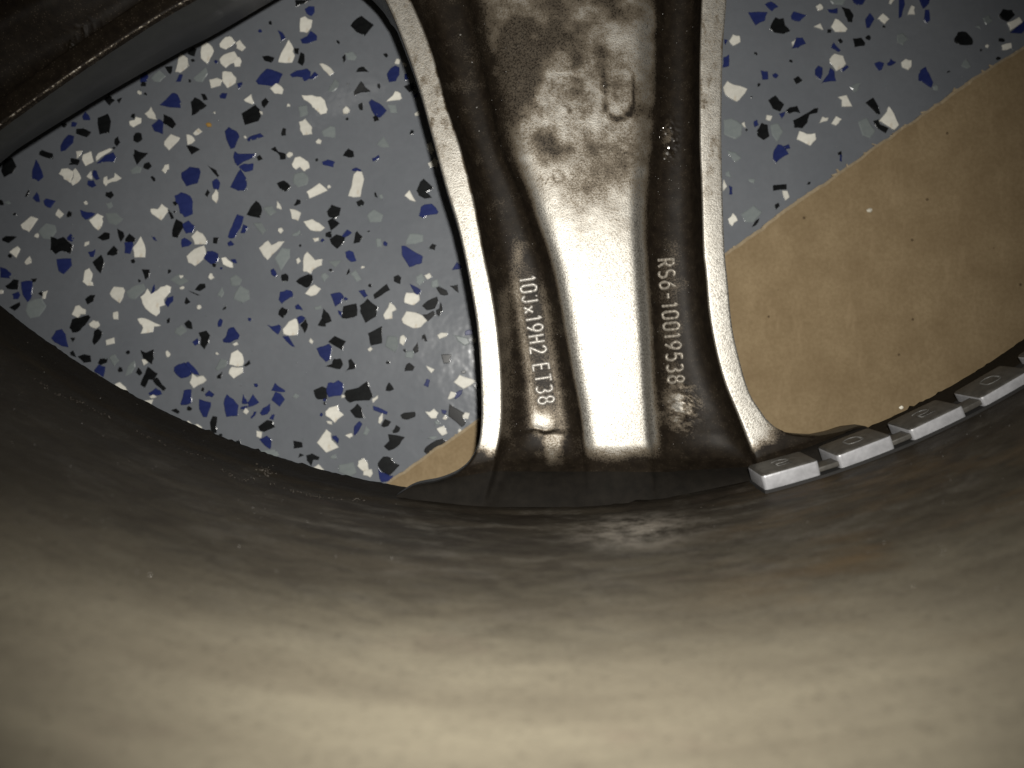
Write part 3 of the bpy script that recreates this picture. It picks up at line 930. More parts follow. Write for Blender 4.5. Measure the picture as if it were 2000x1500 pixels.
# ------------------------------------------------------------------ spoke, sampled on the photo's own lines
KA = {-500: 420, -300: 470, -170: 560, -120: 640, -60: 712, 0: 754, 75: 786, 161: 816, 255: 842, 356: 869, 450: 897, 560: 920, 633: 932, 690: 937, 743: 940, 800: 941.5, 835: 940}
KB = {-500: 500, -300: 550, -170: 640, -120: 715, -60: 770, 0: 801, 112: 846, 199: 869, 300: 902, 412: 929, 500: 945, 571: 960, 663: 973, 743: 979, 800: 980, 835: 978}
KC = {-500: 800, -170: 880, -60: 906, 0: 924, 94: 942, 187: 961, 292: 985, 375: 1020, 450: 1046, 523: 1071, 608: 1089, 670: 1100, 743: 1114, 817: 1128, 890: 1136, 930: 1140}
KR = {-500: 1340, -170: 1310, -60: 1290, 0: 1279, 187: 1276, 262: 1273, 375: 1260, 450: 1257, 523: 1260, 633: 1267, 780: 1274, 890: 1282, 930: 1286}
KD = {-500: 1410, -200: 1385, 0: 1371, 150: 1367, 262: 1367, 375: 1371, 500: 1375, 523: 1378, 604: 1385, 670: 1396, 743: 1415, 798: 1437, 842: 1455}
KE = {-500: 1455, -200: 1432, 0: 1419, 112: 1411, 262: 1409, 375: 1411, 487: 1415, 560: 1422, 633: 1429, 707: 1445, 773: 1466}
T_END = 965
def ends(d_): return {k: d_[k] for k in sorted(d_)}
def col_fn(xs, tail):
    """tail: list of (t, x, y)"""
    ts = sorted(xs); X = [xs[t] for t in ts]; Y = list(ts)
    for (t, x, y) in tail: ts = ts + [t]; X = X + [x]; Y = Y + [y]
    return lambda q: (pchip(ts, X, q), pchip(ts, Y, q))
D_END = .196
R_END = rB(D_END) + .0006
ea = lambda x: arc_py(x, R_END, D_END)
cols = [col_fn(KA, [(862, 936, 865), (880, 930, 883), (896, 915, 907), (912, 889, 927), (928, 852, 941), (944, 812, 949), (T_END, 772, ea(772))]),
        col_fn(KB, [(883, 969, 883), (923, 962, 921), (T_END, 940, ea(940))]),
        col_fn(KC, [(T_END, 1142, ea(1142))]),
        col_fn(KR, [(T_END, 1289, ea(1289))]),
        col_fn(KD, [(877, 1468, 875), (918, 1484, 908), (T_END, 1515, ea(1515))]),
        col_fn(KE, [(800, 1482, 798), (822, 1500, 822), (845, 1522, 839), (868, 1552, 850), (892, 1598, 853), (918, 1645, 846), (942, 1690, 834), (T_END, 1722, ea(1722))])]

DT = -9.0   # trench depth, mm
def profile(t):
    """stations across one row: list of (px, py, z mm, dirt) key points at row t"""
    c = [f(np.array([t], float)) for f in cols]
    (ax, ay), (bx, by), (cx, cy), (rx, ry), (dx, dy), (ex, ey) = [(float(a[0]), float(b[0])) for a, b in c]
    def mixp(p, q, k): return (p[0] + (q[0] - p[0]) * k, p[1] + (q[1] - p[1]) * k)
    A, B, Cc, R, D, E = (ax, ay), (bx, by), (cx, cy), (rx, ry), (dx, dy), (ex, ey)
    wl = max(1, cx - bx); wr = max(1, dx - rx); wc = max(1, rx - cx)
    fz = np.interp(t, [820, 900, 965], [0, .6, 3.4])         # the flanges run up into the barrel
    fz = float(fz)
    end = float(np.clip((t - 862) / (T_END - 862), 0, 1)) ** 2.1
    rib_z = float(np.interp(t, [-170, 300, 600, 870, 905, 965], [-2.2, -1.6, -1.1, -1.0, .2, 3.4]))
    rib_t = float(np.interp(t, [-170, 250, 420, 560], [1.0, 1.0, .6, 0]))
    # the left trench floor rises toward the foot, the right one stays low for longer
    dl = float(np.interp(t, [-170, 100, 420, 560, 700, 812, 840, 846, 900, 965], [-8, -9, -9.2, -8.8, -8.3, -7.6, -7.1, -7.6, -6.4, 3.2]))
    dr = float(np.interp(t, [-170, 100, 420, 560, 720, 800, 850, 900, 965], [-8, -9, -9, -8.4, -8.2, -7.4, -7.6, -6.6, 3.2]))
    k = [
        (A, fz - .25), (mixp(A, B, .07), fz - .05), (mixp(A, B, .18), fz), (mixp(A, B, .55), fz + .05), (mixp(A, B, .86), fz), (mixp(A, B, .95), fz - .06), (B, fz - .3),
        (mixp(B, Cc, .08), min(fz, 0) - 3.2), (mixp(B, Cc, .20), dl * .72), (mixp(B, Cc, .36), dl * .95), (mixp(B, Cc, .55), dl), (mixp(B, Cc, .74), dl * .985), (mixp(B, Cc, .90), dl * .86),
        (Cc, dl * .62), ((cx + .055 * wc, cy), (dl * .62 + rib_z) / 2 - .2), ((cx + .125 * wc, cy), rib_z - .85), ((cx + .21 * wc, cy), rib_z - .25), ((cx + .34 * wc, cy), rib_z),
        ((cx + .5 * wc, cy), rib_z + .03), ((rx - .30 * wc, ry), rib_z), ((rx - .14 * wc, ry), rib_z - .10), ((rx - .08 * wc, ry), rib_z - .55), ((rx - .025 * wc, ry), rib_z - 2.6), 
        ((rx + .10 * wr, ry), dr * .72), (mixp(R, D, .24), dr * .92), (mixp(R, D, .42), dr), (mixp(R, D, .60), dr * .98), (mixp(R, D, .80), dr * .80), (mixp(R, D, .92), min(fz, 0) - 3.6),
        (D, fz - .3), (mixp(D, E, .06), fz - .06), (mixp(D, E, .15), fz), (mixp(D, E, .5), fz + .05), (mixp(D, E, .84), fz), (mixp(D, E, .94), fz - .05), (E, fz - .25)]
    kk = []
    for (p, z) in k:
        # z eases up to the barrel at the spoke's foot
        zz = z * (1 - end) + 9.0 * 0.66 * end if z < 0.5 else z * (1 - end) + 5.94 * end
        kk.append((p[0], p[1], zz))
    return kk
SUB = [3, 3, 4, 4, 3, 3, 4, 4, 5, 5, 5, 5, 5, 5, 5, 5, 5, 6, 6, 5, 4, 4, 5, 5, 5, 5, 5, 5, 4, 3, 3, 4, 4, 3, 3]
SEG_FL = sum(SUB[:6]); SEG_RIB0 = sum(SUB[:13]); SEG_RIB1 = sum(SUB[:23]); SEG_FR = sum(SUB[:29])
rows_t = np.concatenate([np.arange(-500, -20, 12), np.arange(-20, 820, 3.2), np.arange(820, T_END + .1, 2.5)])
if rows_t[-1] < T_END: rows_t = np.append(rows_t, T_END)
kpar = np.concatenate([[0], np.cumsum(SUB)]).astype(float)
NC = int(kpar[-1]) + 1
qi = np.arange(NC, dtype=float)
GX = np.zeros((len(rows_t), NC)); GY = GX.copy(); GZ = GX.copy()
for i, t in enumerate(rows_t):
    kk = np.array(profile(t))
    GX[i] = pchip(kpar, kk[:, 0], qi); GY[i] = pchip(kpar, kk[:, 1], qi); GZ[i] = pchip(kpar, kk[:, 2], qi)
# soften key-point facets along and across the spoke, keeping flange edges
def blur(a, n, ax):
    for _ in range(n):
        b = a.copy()
        sl = [slice(None)] * 2; s0 = sl.copy(); s1 = sl.copy(); s2 = sl.copy()
        s0[ax] = slice(0, -2); s1[ax] = slice(1, -1); s2[ax] = slice(2, None)
        b[tuple(s1)] = (a[tuple(s0)] + 2 * a[tuple(s1)] + a[tuple(s2)]) / 4
        a = b
    return a
inner = slice(SEG_FL + 2, SEG_FR - 1)
GZ[:, inner] = blur(blur(GZ[:, inner], 3, 1), 3, 0)
GX = blur(GX, 4, 0)
# casting unevenness
GZ += (fbm(GX / 55, GY / 55, 4) - .5) * .16 * (0.25 + 0.75 * (smooth(SEG_FL + 1, SEG_FL + 9, qi) * (1 - smooth(SEG_FR - 9, SEG_FR - 1, qi))))
# drip edge in the left trench and rough scab in the right trench
GZ += .35 * np.exp(-((GX - 1060) / 22) ** 2) * np.exp(-((GY - 839 - 3 * np.sin(GX / 7)) / 4.5) ** 2)
scab = np.exp(-((GX - 1330) / 30) ** 2 - ((GY - 795) / 40) ** 2)
GZ += scab * ((fbm(GX / 7, GY / 7, 4) - .35) * 1.3)
scab2 = np.exp(-((GX - 1305) / 16) ** 2 - ((GY - 275) / 40) ** 2)
GZ += scab2 * np.maximum(0, fbm(GX / 6 + 9, GY / 6, 3) - .55) * 3.5
D_SP = .200 - GZ / 1000
WX = (GX - 1000) / F * D_SP; WY = -(GY - 750) / F * D_SP; WZ = H - D_SP

# dirt amount on every vertex: baked brake dust, with some light and shade painted in
col_i = np.broadcast_to(qi, GX.shape)
in_l = (smooth(SEG_FL - .5, SEG_FL + 1.5, col_i) * (1 - smooth(SEG_RIB0 + 2, SEG_RIB0 + 9, col_i)))
in_r = (smooth(SEG_RIB1 - 6, SEG_RIB1, col_i) * (1 - smooth(SEG_FR - 1.5, SEG_FR + .5, col_i)))
rib = np.clip(1 - in_l - in_r, 0, 1) * ((col_i > SEG_FL) & (col_i < SEG_FR))
nz = fbm(GX / 60, GY / 75, 5); nz2 = fbm(GX / 24 + 50, GY / 24, 5)
up = 1 - smooth(170, 590, GY)
rd = .05 + .60 * up + (nz - .5) * (.85 * up + .12) + (nz2 - .5) * .65 * up
rd += .42 * np.exp(-((GX - 985) / 55) ** 2) * np.exp(-((GY - 175) / 105) ** 2)
rd += .36 * np.exp(-((GX - 1060) / 25) ** 2 - ((GY - 275) / 22) ** 2) + .22 * np.exp(-((GX - 1010) / 45) ** 2 - ((GY - 40) / 60) ** 2)
rd -= .25 * np.exp(-((GX - 1130) / 60) ** 2 - ((GY - 225) / 60) ** 2) * up
rd += .22 * np.exp(-((GX - 1180) / 70) ** 2 - ((GY - 330) / 55) ** 2)
rd = np.clip(rd, .02, .86)
rd += smooth(852, 914, GY + (nz - .5) * 34) * 1.05
# dried drip ring
wob = (fbm(GX / 9, GY / 9, 3) - .5) * .55
q = (np.abs((GX - 1208) / 30) ** 2.6 + np.abs((GY - 176) / 55) ** 2.6) ** (1 / 2.6) + wob * .3
ring = np.exp(-((q - 1) / .11) ** 2) * smooth(118, 145, GY) * (.5 + .5 * smooth(150, 215, GY))
q2 = np.sqrt(((GX - 1105) / 7) ** 2 + ((GY - 218) / 11) ** 2) + wob * .5
q3 = np.sqrt(((GX - 1090) / 10) ** 2 + ((GY - 345) / 12) ** 2) + wob * .6
rd += .55 * ring + .3 * np.exp(-((q2 - 1) / .2) ** 2) + .22 * np.exp(-((q3 - 1) / .2) ** 2)
# trenches: thick brown dust, thinned on the floors by wear and painted-in light
lx = (GX - np.interp(GY, [450, 545, 800, 930], [1008, 1022, 1066, 1086])) / 34
tl = 1.0 - .06 * np.exp(-lx ** 2) * smooth(420, 620, GY) * (1 - smooth(845, 885, GY) * .3)
tl -= .75 * np.exp(-((GX - 1062) / 22) ** 2 - ((GY - 822) / 22) ** 2)  # highlight blob put into the colour by thinning the dust here
tl -= .45 * np.exp(-((GX - 1082 + (nz2 - .5) * 30) / 17) ** 4) * smooth(846, 852, GY) * (1 - smooth(905, 935, GY))
tl -= .22 * np.exp(-((GX - 985) / 16) ** 2) * smooth(500, 640, GY) * (1 - smooth(830, 880, GY))
tl += .5 * np.exp(-((GX - 1055) / 30) ** 2) * np.exp(-((GY - 842 - 3 * np.sin(GX / 7)) / 3.5) ** 2)
tc_ = np.interp(GY, [450, 545, 800, 930], [1014, 1030, 1068, 1086])
tl -= (.34 * np.exp(-((GX - tc_ + 25) / 9) ** 2) + .24 * np.exp(-((GX - tc_ - 27) / 8) ** 2)) * smooth(500, 580, GY) * (1 - smooth(830, 860, GY))
tl -= .22 * np.exp(-((GX - 1012) / 12) ** 2 - ((GY - 495) / 25) ** 2)
tl += smooth(885, 930, GY) * .6
tl += (nz2 - .5) * .3
tr = 1.05 - .16 * np.exp(-((GX - 1312) / 28) ** 2) * smooth(380, 520, GY) * (1 - smooth(820, 870, GY))
tr -= .55 * scab * smooth(.42, .60, fbm(GX / 9, GY / 9 + 31, 4)) + .1 * scab
tr -= scab2 * .35 * smooth(.5, .6, nz2)
tr += (nz2 - .5) * .25
fd = .10 + (nz - .45) * .35 + .22 * up + smooth(850, 905, GY + (nz2 - .5) * 30) * 1.1 + smooth(800, 850, GY + (nz2 - .5) * 40) * 1.0 * smooth(1462, 1545, GX)  # foot end: dust plus the upturned slope's shade put into the colour
fd += .24 * smooth(.54, .74, fbm(GX / 14, GY / 40 + 7, 5)) * up
fd += .5 * smooth(SEG_FL - 6, SEG_FL - 1, col_i) * (col_i <= SEG_FL) * smooth(.5, .62, nz2) * (1 - smooth(500, 640, GY))
dirt = np.where((col_i <= SEG_FL) | (col_i >= SEG_FR), fd, in_l * tl + in_r * tr + rib * rd)
dirt = np.clip(dirt, 0, 1)

# vertex normals of the whole surface so the pieces shade as one casting
def grid_normals():
    p = np.stack([WX, WY, WZ], -1)
    du = np.gradient(p, axis=1); dv = np.gradient(p, axis=0)
    n = np.cross(dv, du); n /= np.linalg.norm(n, axis=-1, keepdims=True) + 1e-12
    n[n[..., 2] < 0] *= -1
    return n
GN = grid_normals()
OX, OY = HUBX, HUBY

FOOT_T = 922
def grid_piece(name, c0, c1, extra=None):
    nr = len(rows_t); nc = c1 - c0 + 1
    X = WX[:, c0:c1 + 1]; Y = WY[:, c0:c1 + 1]; Z = WZ[:, c0:c1 + 1]
    vs = np.stack([X - OX, Y - OY, Z], -1).reshape(-1, 3)
    dv = list(dirt[:, c0:c1 + 1].reshape(-1)); nv = list(map(tuple, GN[:, c0:c1 + 1].reshape(-1, 3)))
    vs = [tuple(v) for v in vs]
    fs = [(i * nc + j, (i + 1) * nc + j, (i + 1) * nc + j + 1, i * nc + j + 1) for i in range(nr - 1) for j in range(nc - 1)]
    if extra:      # outer side wall dropped from one edge column
        j = 0 if extra < 0 else nc - 1
        base = [i * nc + j for i in range(nr)]
        prev = base
        for (off, drop, k) in ((.10, .0006, 0), (.22, .0016, 1), (.35, .010, 2), (-.3, .0215, 3), (-2.2, .0228, 4), (-9, .0228, 5)):
            cur = []
            for i in range(nr):
                v = vs[base[i]]
                cc = base[i]
                # outward in plan, square to the edge line
                a = vs[base[max(i - 1, 0)]]; b = vs[base[min(i + 1, nr - 1)]]
                tx, ty = b[0] - a[0], b[1] - a[1]; L = math.hypot(tx, ty) + 1e-9
                ox, oy = (ty / L, -tx / L) if extra < 0 else (-ty / L, tx / L)
                j_ = (fbm(i * .8, k * 3.1 + extra, 3) - .5) * .00018 if k < 2 else 0
                vs.append((v[0] + ox * (off * .001 + j_), v[1] + oy * (off * .001 + j_), v[2] - drop * (float(np.interp(rows_t[i], [50, 500], [.92, .60])) if k > 1 else 1)))
                dv.append((.35 if k > 1 else .8) + .6 * float(smooth(840, 880, rows_t[i]))); nv.append((0, 0, 0))
                cur.append(len(vs) - 1)
            for i in range(nr - 1):
                q4 = (prev[i], prev[i + 1], cur[i + 1], cur[i])
                fs.append(q4 if extra > 0 else q4[::-1])
            prev = cur
    me = mesh_from(name, vs, fs)
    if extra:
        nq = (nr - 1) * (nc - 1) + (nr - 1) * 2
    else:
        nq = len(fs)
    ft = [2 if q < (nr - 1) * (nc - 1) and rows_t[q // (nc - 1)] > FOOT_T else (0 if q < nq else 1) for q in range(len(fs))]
    me.polygons.foreach_set('material_index', ft)
    me.attributes.new("dirt", 'FLOAT', 'POINT').data.foreach_set("value", np.array(dv, dtype=np.float32))
    rim = np.zeros(len(vs), dtype=np.float32)
    if extra:
        rim.reshape(-1)[:nr * nc].reshape(nr, nc)[:, (slice(0, 2) if extra < 0 else slice(nc - 2, nc))] = 1
        rim[nr * nc:] = .2
    me.attributes.new("rim", 'FLOAT', 'POINT').data.foreach_set("value", rim)
    me.normals_split_custom_set_from_vertices(nv)
    return me

def spoke_z(px, py):
    """depth of the casting surface under a photo pixel (rows are nearly level below t=835)"""
    i = int(np.clip(np.searchsorted(rows_t, py), 1, len(rows_t) - 1))
    f = (py - rows_t[i - 1]) / (rows_t[i] - rows_t[i - 1])
    z0 = np.interp(px, GX[i - 1], GZ[i - 1]); z1 = np.interp(px, GX[i], GZ[i])
    return .200 - (z0 * (1 - f) + z1 * f) / 1000

ME_SPOKE = grid_piece("spoke", SEG_FL, SEG_FR)
ME_FL = grid_piece("edge_flange", 0, SEG_FL, -1)
ME_FR = grid_piece("edge_flange", SEG_FR, NC - 1, 1)
ME_RIB = None

def add_spoke(rot, shift=(0, 0), mat=None):
    s = link("spoke", ME_SPOKE, None, wheel)
    s.rotation_euler = (0, 0, rot); s.location = (shift[0], shift[1], 0)
    ob = [s] + [link("edge_flange", me, None, s) for me in (ME_FL, ME_FR)]
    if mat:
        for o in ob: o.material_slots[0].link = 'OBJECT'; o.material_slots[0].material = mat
    return s
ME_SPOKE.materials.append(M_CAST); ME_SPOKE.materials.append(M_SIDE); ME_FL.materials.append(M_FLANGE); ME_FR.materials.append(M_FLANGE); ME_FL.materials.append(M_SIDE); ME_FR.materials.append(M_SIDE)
for me in (ME_SPOKE, ME_FL, ME_FR): me.materials.append(M_FOOT)
spoke0 = add_spoke(0)
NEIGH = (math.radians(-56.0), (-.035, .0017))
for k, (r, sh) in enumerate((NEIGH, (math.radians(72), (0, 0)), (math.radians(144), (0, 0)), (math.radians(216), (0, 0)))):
    add_spoke(r, sh, M_DIM_GRIME)
# hub disc the spokes run into
def lathe(name, prof, n=96):
    vs = []; fs = []; m = len(prof)
    for k in range(n):
        t = 2 * math.pi * k / n
        for (r, z) in prof: vs.append((r * math.sin(t), -r * math.cos(t), z))
    for k in range(n):
        for j in range(m):
            fs.append((k * m + j, k * m + (j + 1) % m, ((k + 1) % n) * m + (j + 1) % m, ((k + 1) % n) * m + j))
    me = mesh_from(name, vs, fs, False)
    bm = bmesh.new(); bm.from_mesh(me); bmesh.ops.recalc_face_normals(bm, faces=bm.faces); bm.to_mesh(me); bm.free()
    return me
hz = H - .2
me = lathe("hub", [(.0285, hz + .012), (.07, hz + .012), (.074, hz + .009), (.076, hz - .02), (.03, hz - .024), (.0285, hz - .02)])
me.attributes.new("dirt", 'FLOAT', 'POINT').data.foreach_set("value", np.full(len(me.vertices), .5, dtype=np.float32))
link("hub", me, M_CAST, wheel)

# ------------------------------------------------------------------ raised cast lettering (single-stroke letters on a 0..1 x 0..1.6 cell)
def arc(cx, cy, rx, ry, a0, a1, n=10):
    return [(cx + rx * math.cos(math.radians(a0 + (a1 - a0) * i / n)), cy + ry * math.sin(math.radians(a0 + (a1 - a0) * i / n))) for i in range(n + 1)]
OV = arc(.5, 1.2, .42, .4, 0, 180) + arc(.5, .4, .42, .4, 180, 360) + [(.92, 1.2)]
GLY = {
    '0': [OV], '1': [[(.18, 1.28), (.55, 1.6), (.55, 0)]],
    '2': [arc(.5, 1.17, .42, .43, 170, -25) + [(.08, 0), (.95, 0)]],
    '3': [arc(.45, 1.2, .42, .4, 150, -80) + arc(.45, .42, .46, .42, 85, -150)],
    '5': [[(.88, 1.6), (.2, 1.6), (.13, .9)] + arc(.46, .5, .45, .5, 125, -145)],
    '6': [[(.78, 1.6), (.35, 1.1)] + arc(.5, .48, .42, .48, 155, 515, 18)],
    '8': [arc(.5, 1.22, .37, .38, -90, 270, 16), arc(.5, .42, .43, .42, 90, 450, 16)],
    '9': [[(.25, 0), (.68, .5)] + arc(.5, 1.12, .42, .48, -25, 335, 18)],
    'J': [[(.12, 1.5), (.3, 1.42)], [(.8, 1.6), (.8, .42)] + arc(.45, .42, .35, .42, 0, -170)],
    'x': [[(.1, .9), (.9, 0)], [(.9, .9), (.1, 0)]],
    'H': [[(.1, 1.6), (.1, 0)], [(.9, 1.6), (.9, 0)], [(.1, .82), (.9, .82)]],
    'E': [[(.92, 1.6), (.12, 1.6), (.12, 0), (.92, 0)], [(.12, .84), (.8, .84)]],
    'T': [[(.02, 1.6), (.98, 1.6)], [(.5, 1.6), (.5, 0)]],
    'R': [[(.12, 0), (.12, 1.6), (.5, 1.6)] + arc(.5, 1.2, .4, .4, 90, -90) + [(.12, .8)], [(.5, .8), (.95, 0)]],
    'S': [arc(.5, 1.2, .4, .4, 35, 270, 12) + arc(.5, .4, .42, .4, 90, -145, 12)],
    '-': [[(.15, .75), (.85, .75)]]}
def glyph_mesh(ch, o, ux, uy, cw, chh, rad):
    """o: photo pixel of the cell's base corner, ux/uy: reading and up directions in pixels"""
    vs = []; fs = []
    for st in GLY[ch]:
        pts = []
        for a, b in zip(st, st[1:]):
            n = max(1, int(math.hypot((b[0] - a[0]) * cw, (b[1] - a[1]) / 1.6 * chh) / 2.0))
            for i in range(n): pts.append((a[0] + (b[0] - a[0]) * i / n, a[1] + (b[1] - a[1]) * i / n))
        pts.append(st[-1])
        W = []
        for (u, v) in pts:
            x = o[0] + ux[0] * u * cw + uy[0] * v / 1.6 * chh
            y = o[1] + ux[1] * u * cw + uy[1] * v / 1.6 * chh
            d = spoke_z(x, y)
            X, Y, Z = P(x, y, d - .00012)
            W.append((X - OX, Y - OY, Z))
        NS = 6; base = len(vs); n = len(W)
        for i, p in enumerate(W):
            a = W[max(i - 1, 0)]; b = W[min(i + 1, n - 1)]
            tx, ty = b[0] - a[0], b[1] - a[1]; L = math.hypot(tx, ty) + 1e-9
            sx, sy = -ty / L, tx / L
            rr = rad * (.8 if i in (0, n - 1) else 1) * (1 + .12 * math.sin(i * 1.7 + ord(ch)))
            for k in range(NS):
                th = math.pi * (k / (NS - 1)) 
                c_, s_ = math.cos(th), math.sin(th)
                wid = rr * (1.45 if k in (0, NS - 1) else 1)
                vs.append((p[0] + sx * wid * c_, p[1] + sy * wid * c_, p[2] + (rr * s_ * 1.5 if k not in (0, NS - 1) else -rr * 1.2)))
        for i in range(n - 1):
            for k in range(NS - 1):
                a = base + i * NS + k
                fs.append((a, a + 1, a + NS + 1, a + NS))
        for i in (0, n - 1):
            fs.append(tuple(base + i * NS + k for k in range(NS)))
    me = mesh_from("raised_character", vs, fs)
    bm = bmesh.new(); bm.from_mesh(me); bmesh.ops.recalc_face_normals(bm, faces=bm.faces); bm.to_mesh(me); bm.free()
    return me
def write(text, p0, p1, cap, mat=None):
    L = math.hypot(p1[0] - p0[0], p1[1] - p0[1]); ux = ((p1[0] - p0[0]) / L, (p1[1] - p0[1]) / L)
    uy = (-ux[1] * -1, -ux[0] * 1)
    uy = (ux[1], -ux[0])
    wts = [{'1': .72, '-': .95, ' ': .62, 'J': .92}.get(c, 1.0) for c in text]
    step = L / sum(wts); x = 0
    for c, wt in zip(text, wts):
        if c != ' ':
            cw = step * .70 * (1 if c != '1' else .85)
            off = x + (step * wt - cw) / 2
            o = (p0[0] + ux[0] * off, p0[1] + ux[1] * off)
            link("raised_character", glyph_mesh(c, o, ux, uy, cw, cap, .00034), mat or M_LETTER, spoke0)
        x += step * wt
write("10JJx19H2 ET38".replace("JJ", "J"), (1013, 540), (1053, 794), 31)
write("RS6-10019538", (1284, 503), (1306, 753), 31, M_LETTER2)

# ------------------------------------------------------------------ grit and dirt clump on the barrel
def lumps(name, spots, mat, parent, kind=None):
    """spots: (x, y, z, r) in the parent's frame -> irregular low-poly grains in one mesh"""
    bm = bmesh.new()
    for (x, y, z, r) in spots:
        ret = bmesh.ops.create_icosphere(bm, subdivisions=1, radius=r)
        for v in ret['verts']:
            k = 1 + rng.uniform(-.35, .35)
            v.co = Vector((x + v.co.x * k, y + v.co.y * k, z + v.co.z * k))
    me = bpy.data.meshes.new(name); bm.to_mesh(me); bm.free()
    o = link(name, me, mat, parent)
    if kind: o['kind'] = kind
    return o
def on_barrel(px, py):
    """point of the barrel's inner face under a photo pixel, in the wheel's frame"""
    lo, hi = .03, .2045
    f = lambda d: math.hypot((px - 1000) / F * d - HUBX, -(py - 750) / F * d - HUBY) - rB(d)
    for _ in range(40):
        mid = (lo + hi) / 2
        if (f(lo) > 0) == (f(mid) > 0): lo = mid
        else: hi = mid
    X, Y, Z = P(px, py, lo)
    return X - HUBX, Y - HUBY, Z
sp = []
for _ in range(34):
    a = rng.gauss(0, 10); b = rng.gauss(0, 6)
    x, y, z = on_barrel(520 + a, 922 + b)
    sp.append((x, y, z, rng.uniform(.0001, .0004)))
lumps("dirt_clump", sp, M_GRIT, barrel)
sp = []
for (x0, y0, x1, y1, n) in ((528, 944, 716, 976, 60), (52, 726, 160, 786, 40), (160, 786, 420, 900, 40), (430, 915, 500, 935, 24)):
    for _ in range(n):
        t = rng.random()
        x, y, z = on_barrel(x0 + (x1 - x0) * t + rng.gauss(0, 2), y0 + (y1 - y0) * t + 10 * math.sin(t * 3.14) + rng.gauss(0, 1.5))
        sp.append((x, y, z, rng.uniform(.00008, .00022)))
for _ in range(260):
    px = rng.uniform(0, 2000); py = rng.uniform(600, 1250)
    R_ = math.hypot(px - 1043, py + 669)
    if R_ < 1660: continue
    x, y, z = on_barrel(px, py); sp.append((x, y, z, rng.uniform(.00006, .00016)))
lumps("grit", sp, M_GRIT, barrel, 'stuff')
sp = []
for _ in range(420):
    px = rng.uniform(0, 2000); py = rng.uniform(620, 1180)
    if math.hypot(px - 1043, py + 669) < 1650: continue
    x, y, z = on_barrel(px, py); sp.append((x, y, z, rng.uniform(.00004, .00009)))
lumps("bright_grit", sp, M_BEAD, barrel, 'stuff')
sp = []
for _ in range(150):
    py = rng.uniform(0, 880); px = rng.choice([rng.gauss(1000, 45), rng.gauss(1310, 22), rng.uniform(950, 1280)])
    if py > 500 and 1100 < px < 1270: continue
    if not (np.interp(py, sorted(KB), [KB[k] for k in sorted(KB)]) + 12 < px < 1360): continue
    X, Y, Z = P(px, py, spoke_z(px, py)); sp.append((X - OX, Y - OY, Z, rng.uniform(.00005, .00012)))
for (px, py, r) in ((899, 68, .0003), (922, 122, .00018), (931, 210, .00022), (936, 256, .00018), (1303, 300, .0005), (1306, 288, .00035), (1300, 262, .0003), (1316, 275, .00025), (1310, 250, .0003), (1298, 310, .0003)):
    X, Y, Z = P(px, py, spoke_z(px, py)); sp.append((X - OX, Y - OY, Z, r))
lumps("bright_grit", sp, M_BEAD, spoke0, 'stuff')

# ------------------------------------------------------------------ balance weights stuck on the barrel
strip = empty("balance_weight_strip", (0, 0, 0), "strip of small silver stick-on balance weights on the barrel right of the spoke", "balance weight")
def rounded_box(w, t, l, bev=.0006):
    bm = bmesh.new(); bmesh.ops.create_cube(bm, size=1)
    for v in bm.verts: v.co = Vector((v.co.x * w, v.co.y * t, v.co.z * l))
    bmesh.ops.bevel(bm, geom=list(bm.edges), offset=bev, segments=3, profile=.6, affect='EDGES')
    for v in bm.verts:      # moulded faces are never quite flat
        v.co += Vector((rng.gauss(0, 1), rng.gauss(0, 1), rng.gauss(0, 1))) * .00003
    me = bpy.data.meshes.new("weight_segment"); bm.to_mesh(me); bm.free()
    me.polygons.foreach_set("use_smooth", [True] * len(me.polygons))
    return me
WW, WT, WL, PITCH = .0129, .0042, .0104, .0173
me_seg = rounded_box(WW, WT, WL, .0009)
me_seg.materials.append(M_WEIGHT); me_seg.materials.append(M_WDARK)
for p in me_seg.polygons:            # hub-facing side carries its grazing-light shade in the colour, with grime
    if p.normal.y > .35: p.material_index = 1
D_TOP = .1825
x0, y0, _ = P(1549, 938, D_TOP)
phi0 = math.atan2(x0 - HUBX, -(y0 - HUBY))
d_mid = D_TOP + WL / 2
r_back = rB(d_mid)
tilt = math.atan2(rB(D_TOP) - rB(D_TOP + WL), WL)
digit = {0: '5', 1: '0', 2: '5', 3: '5'}
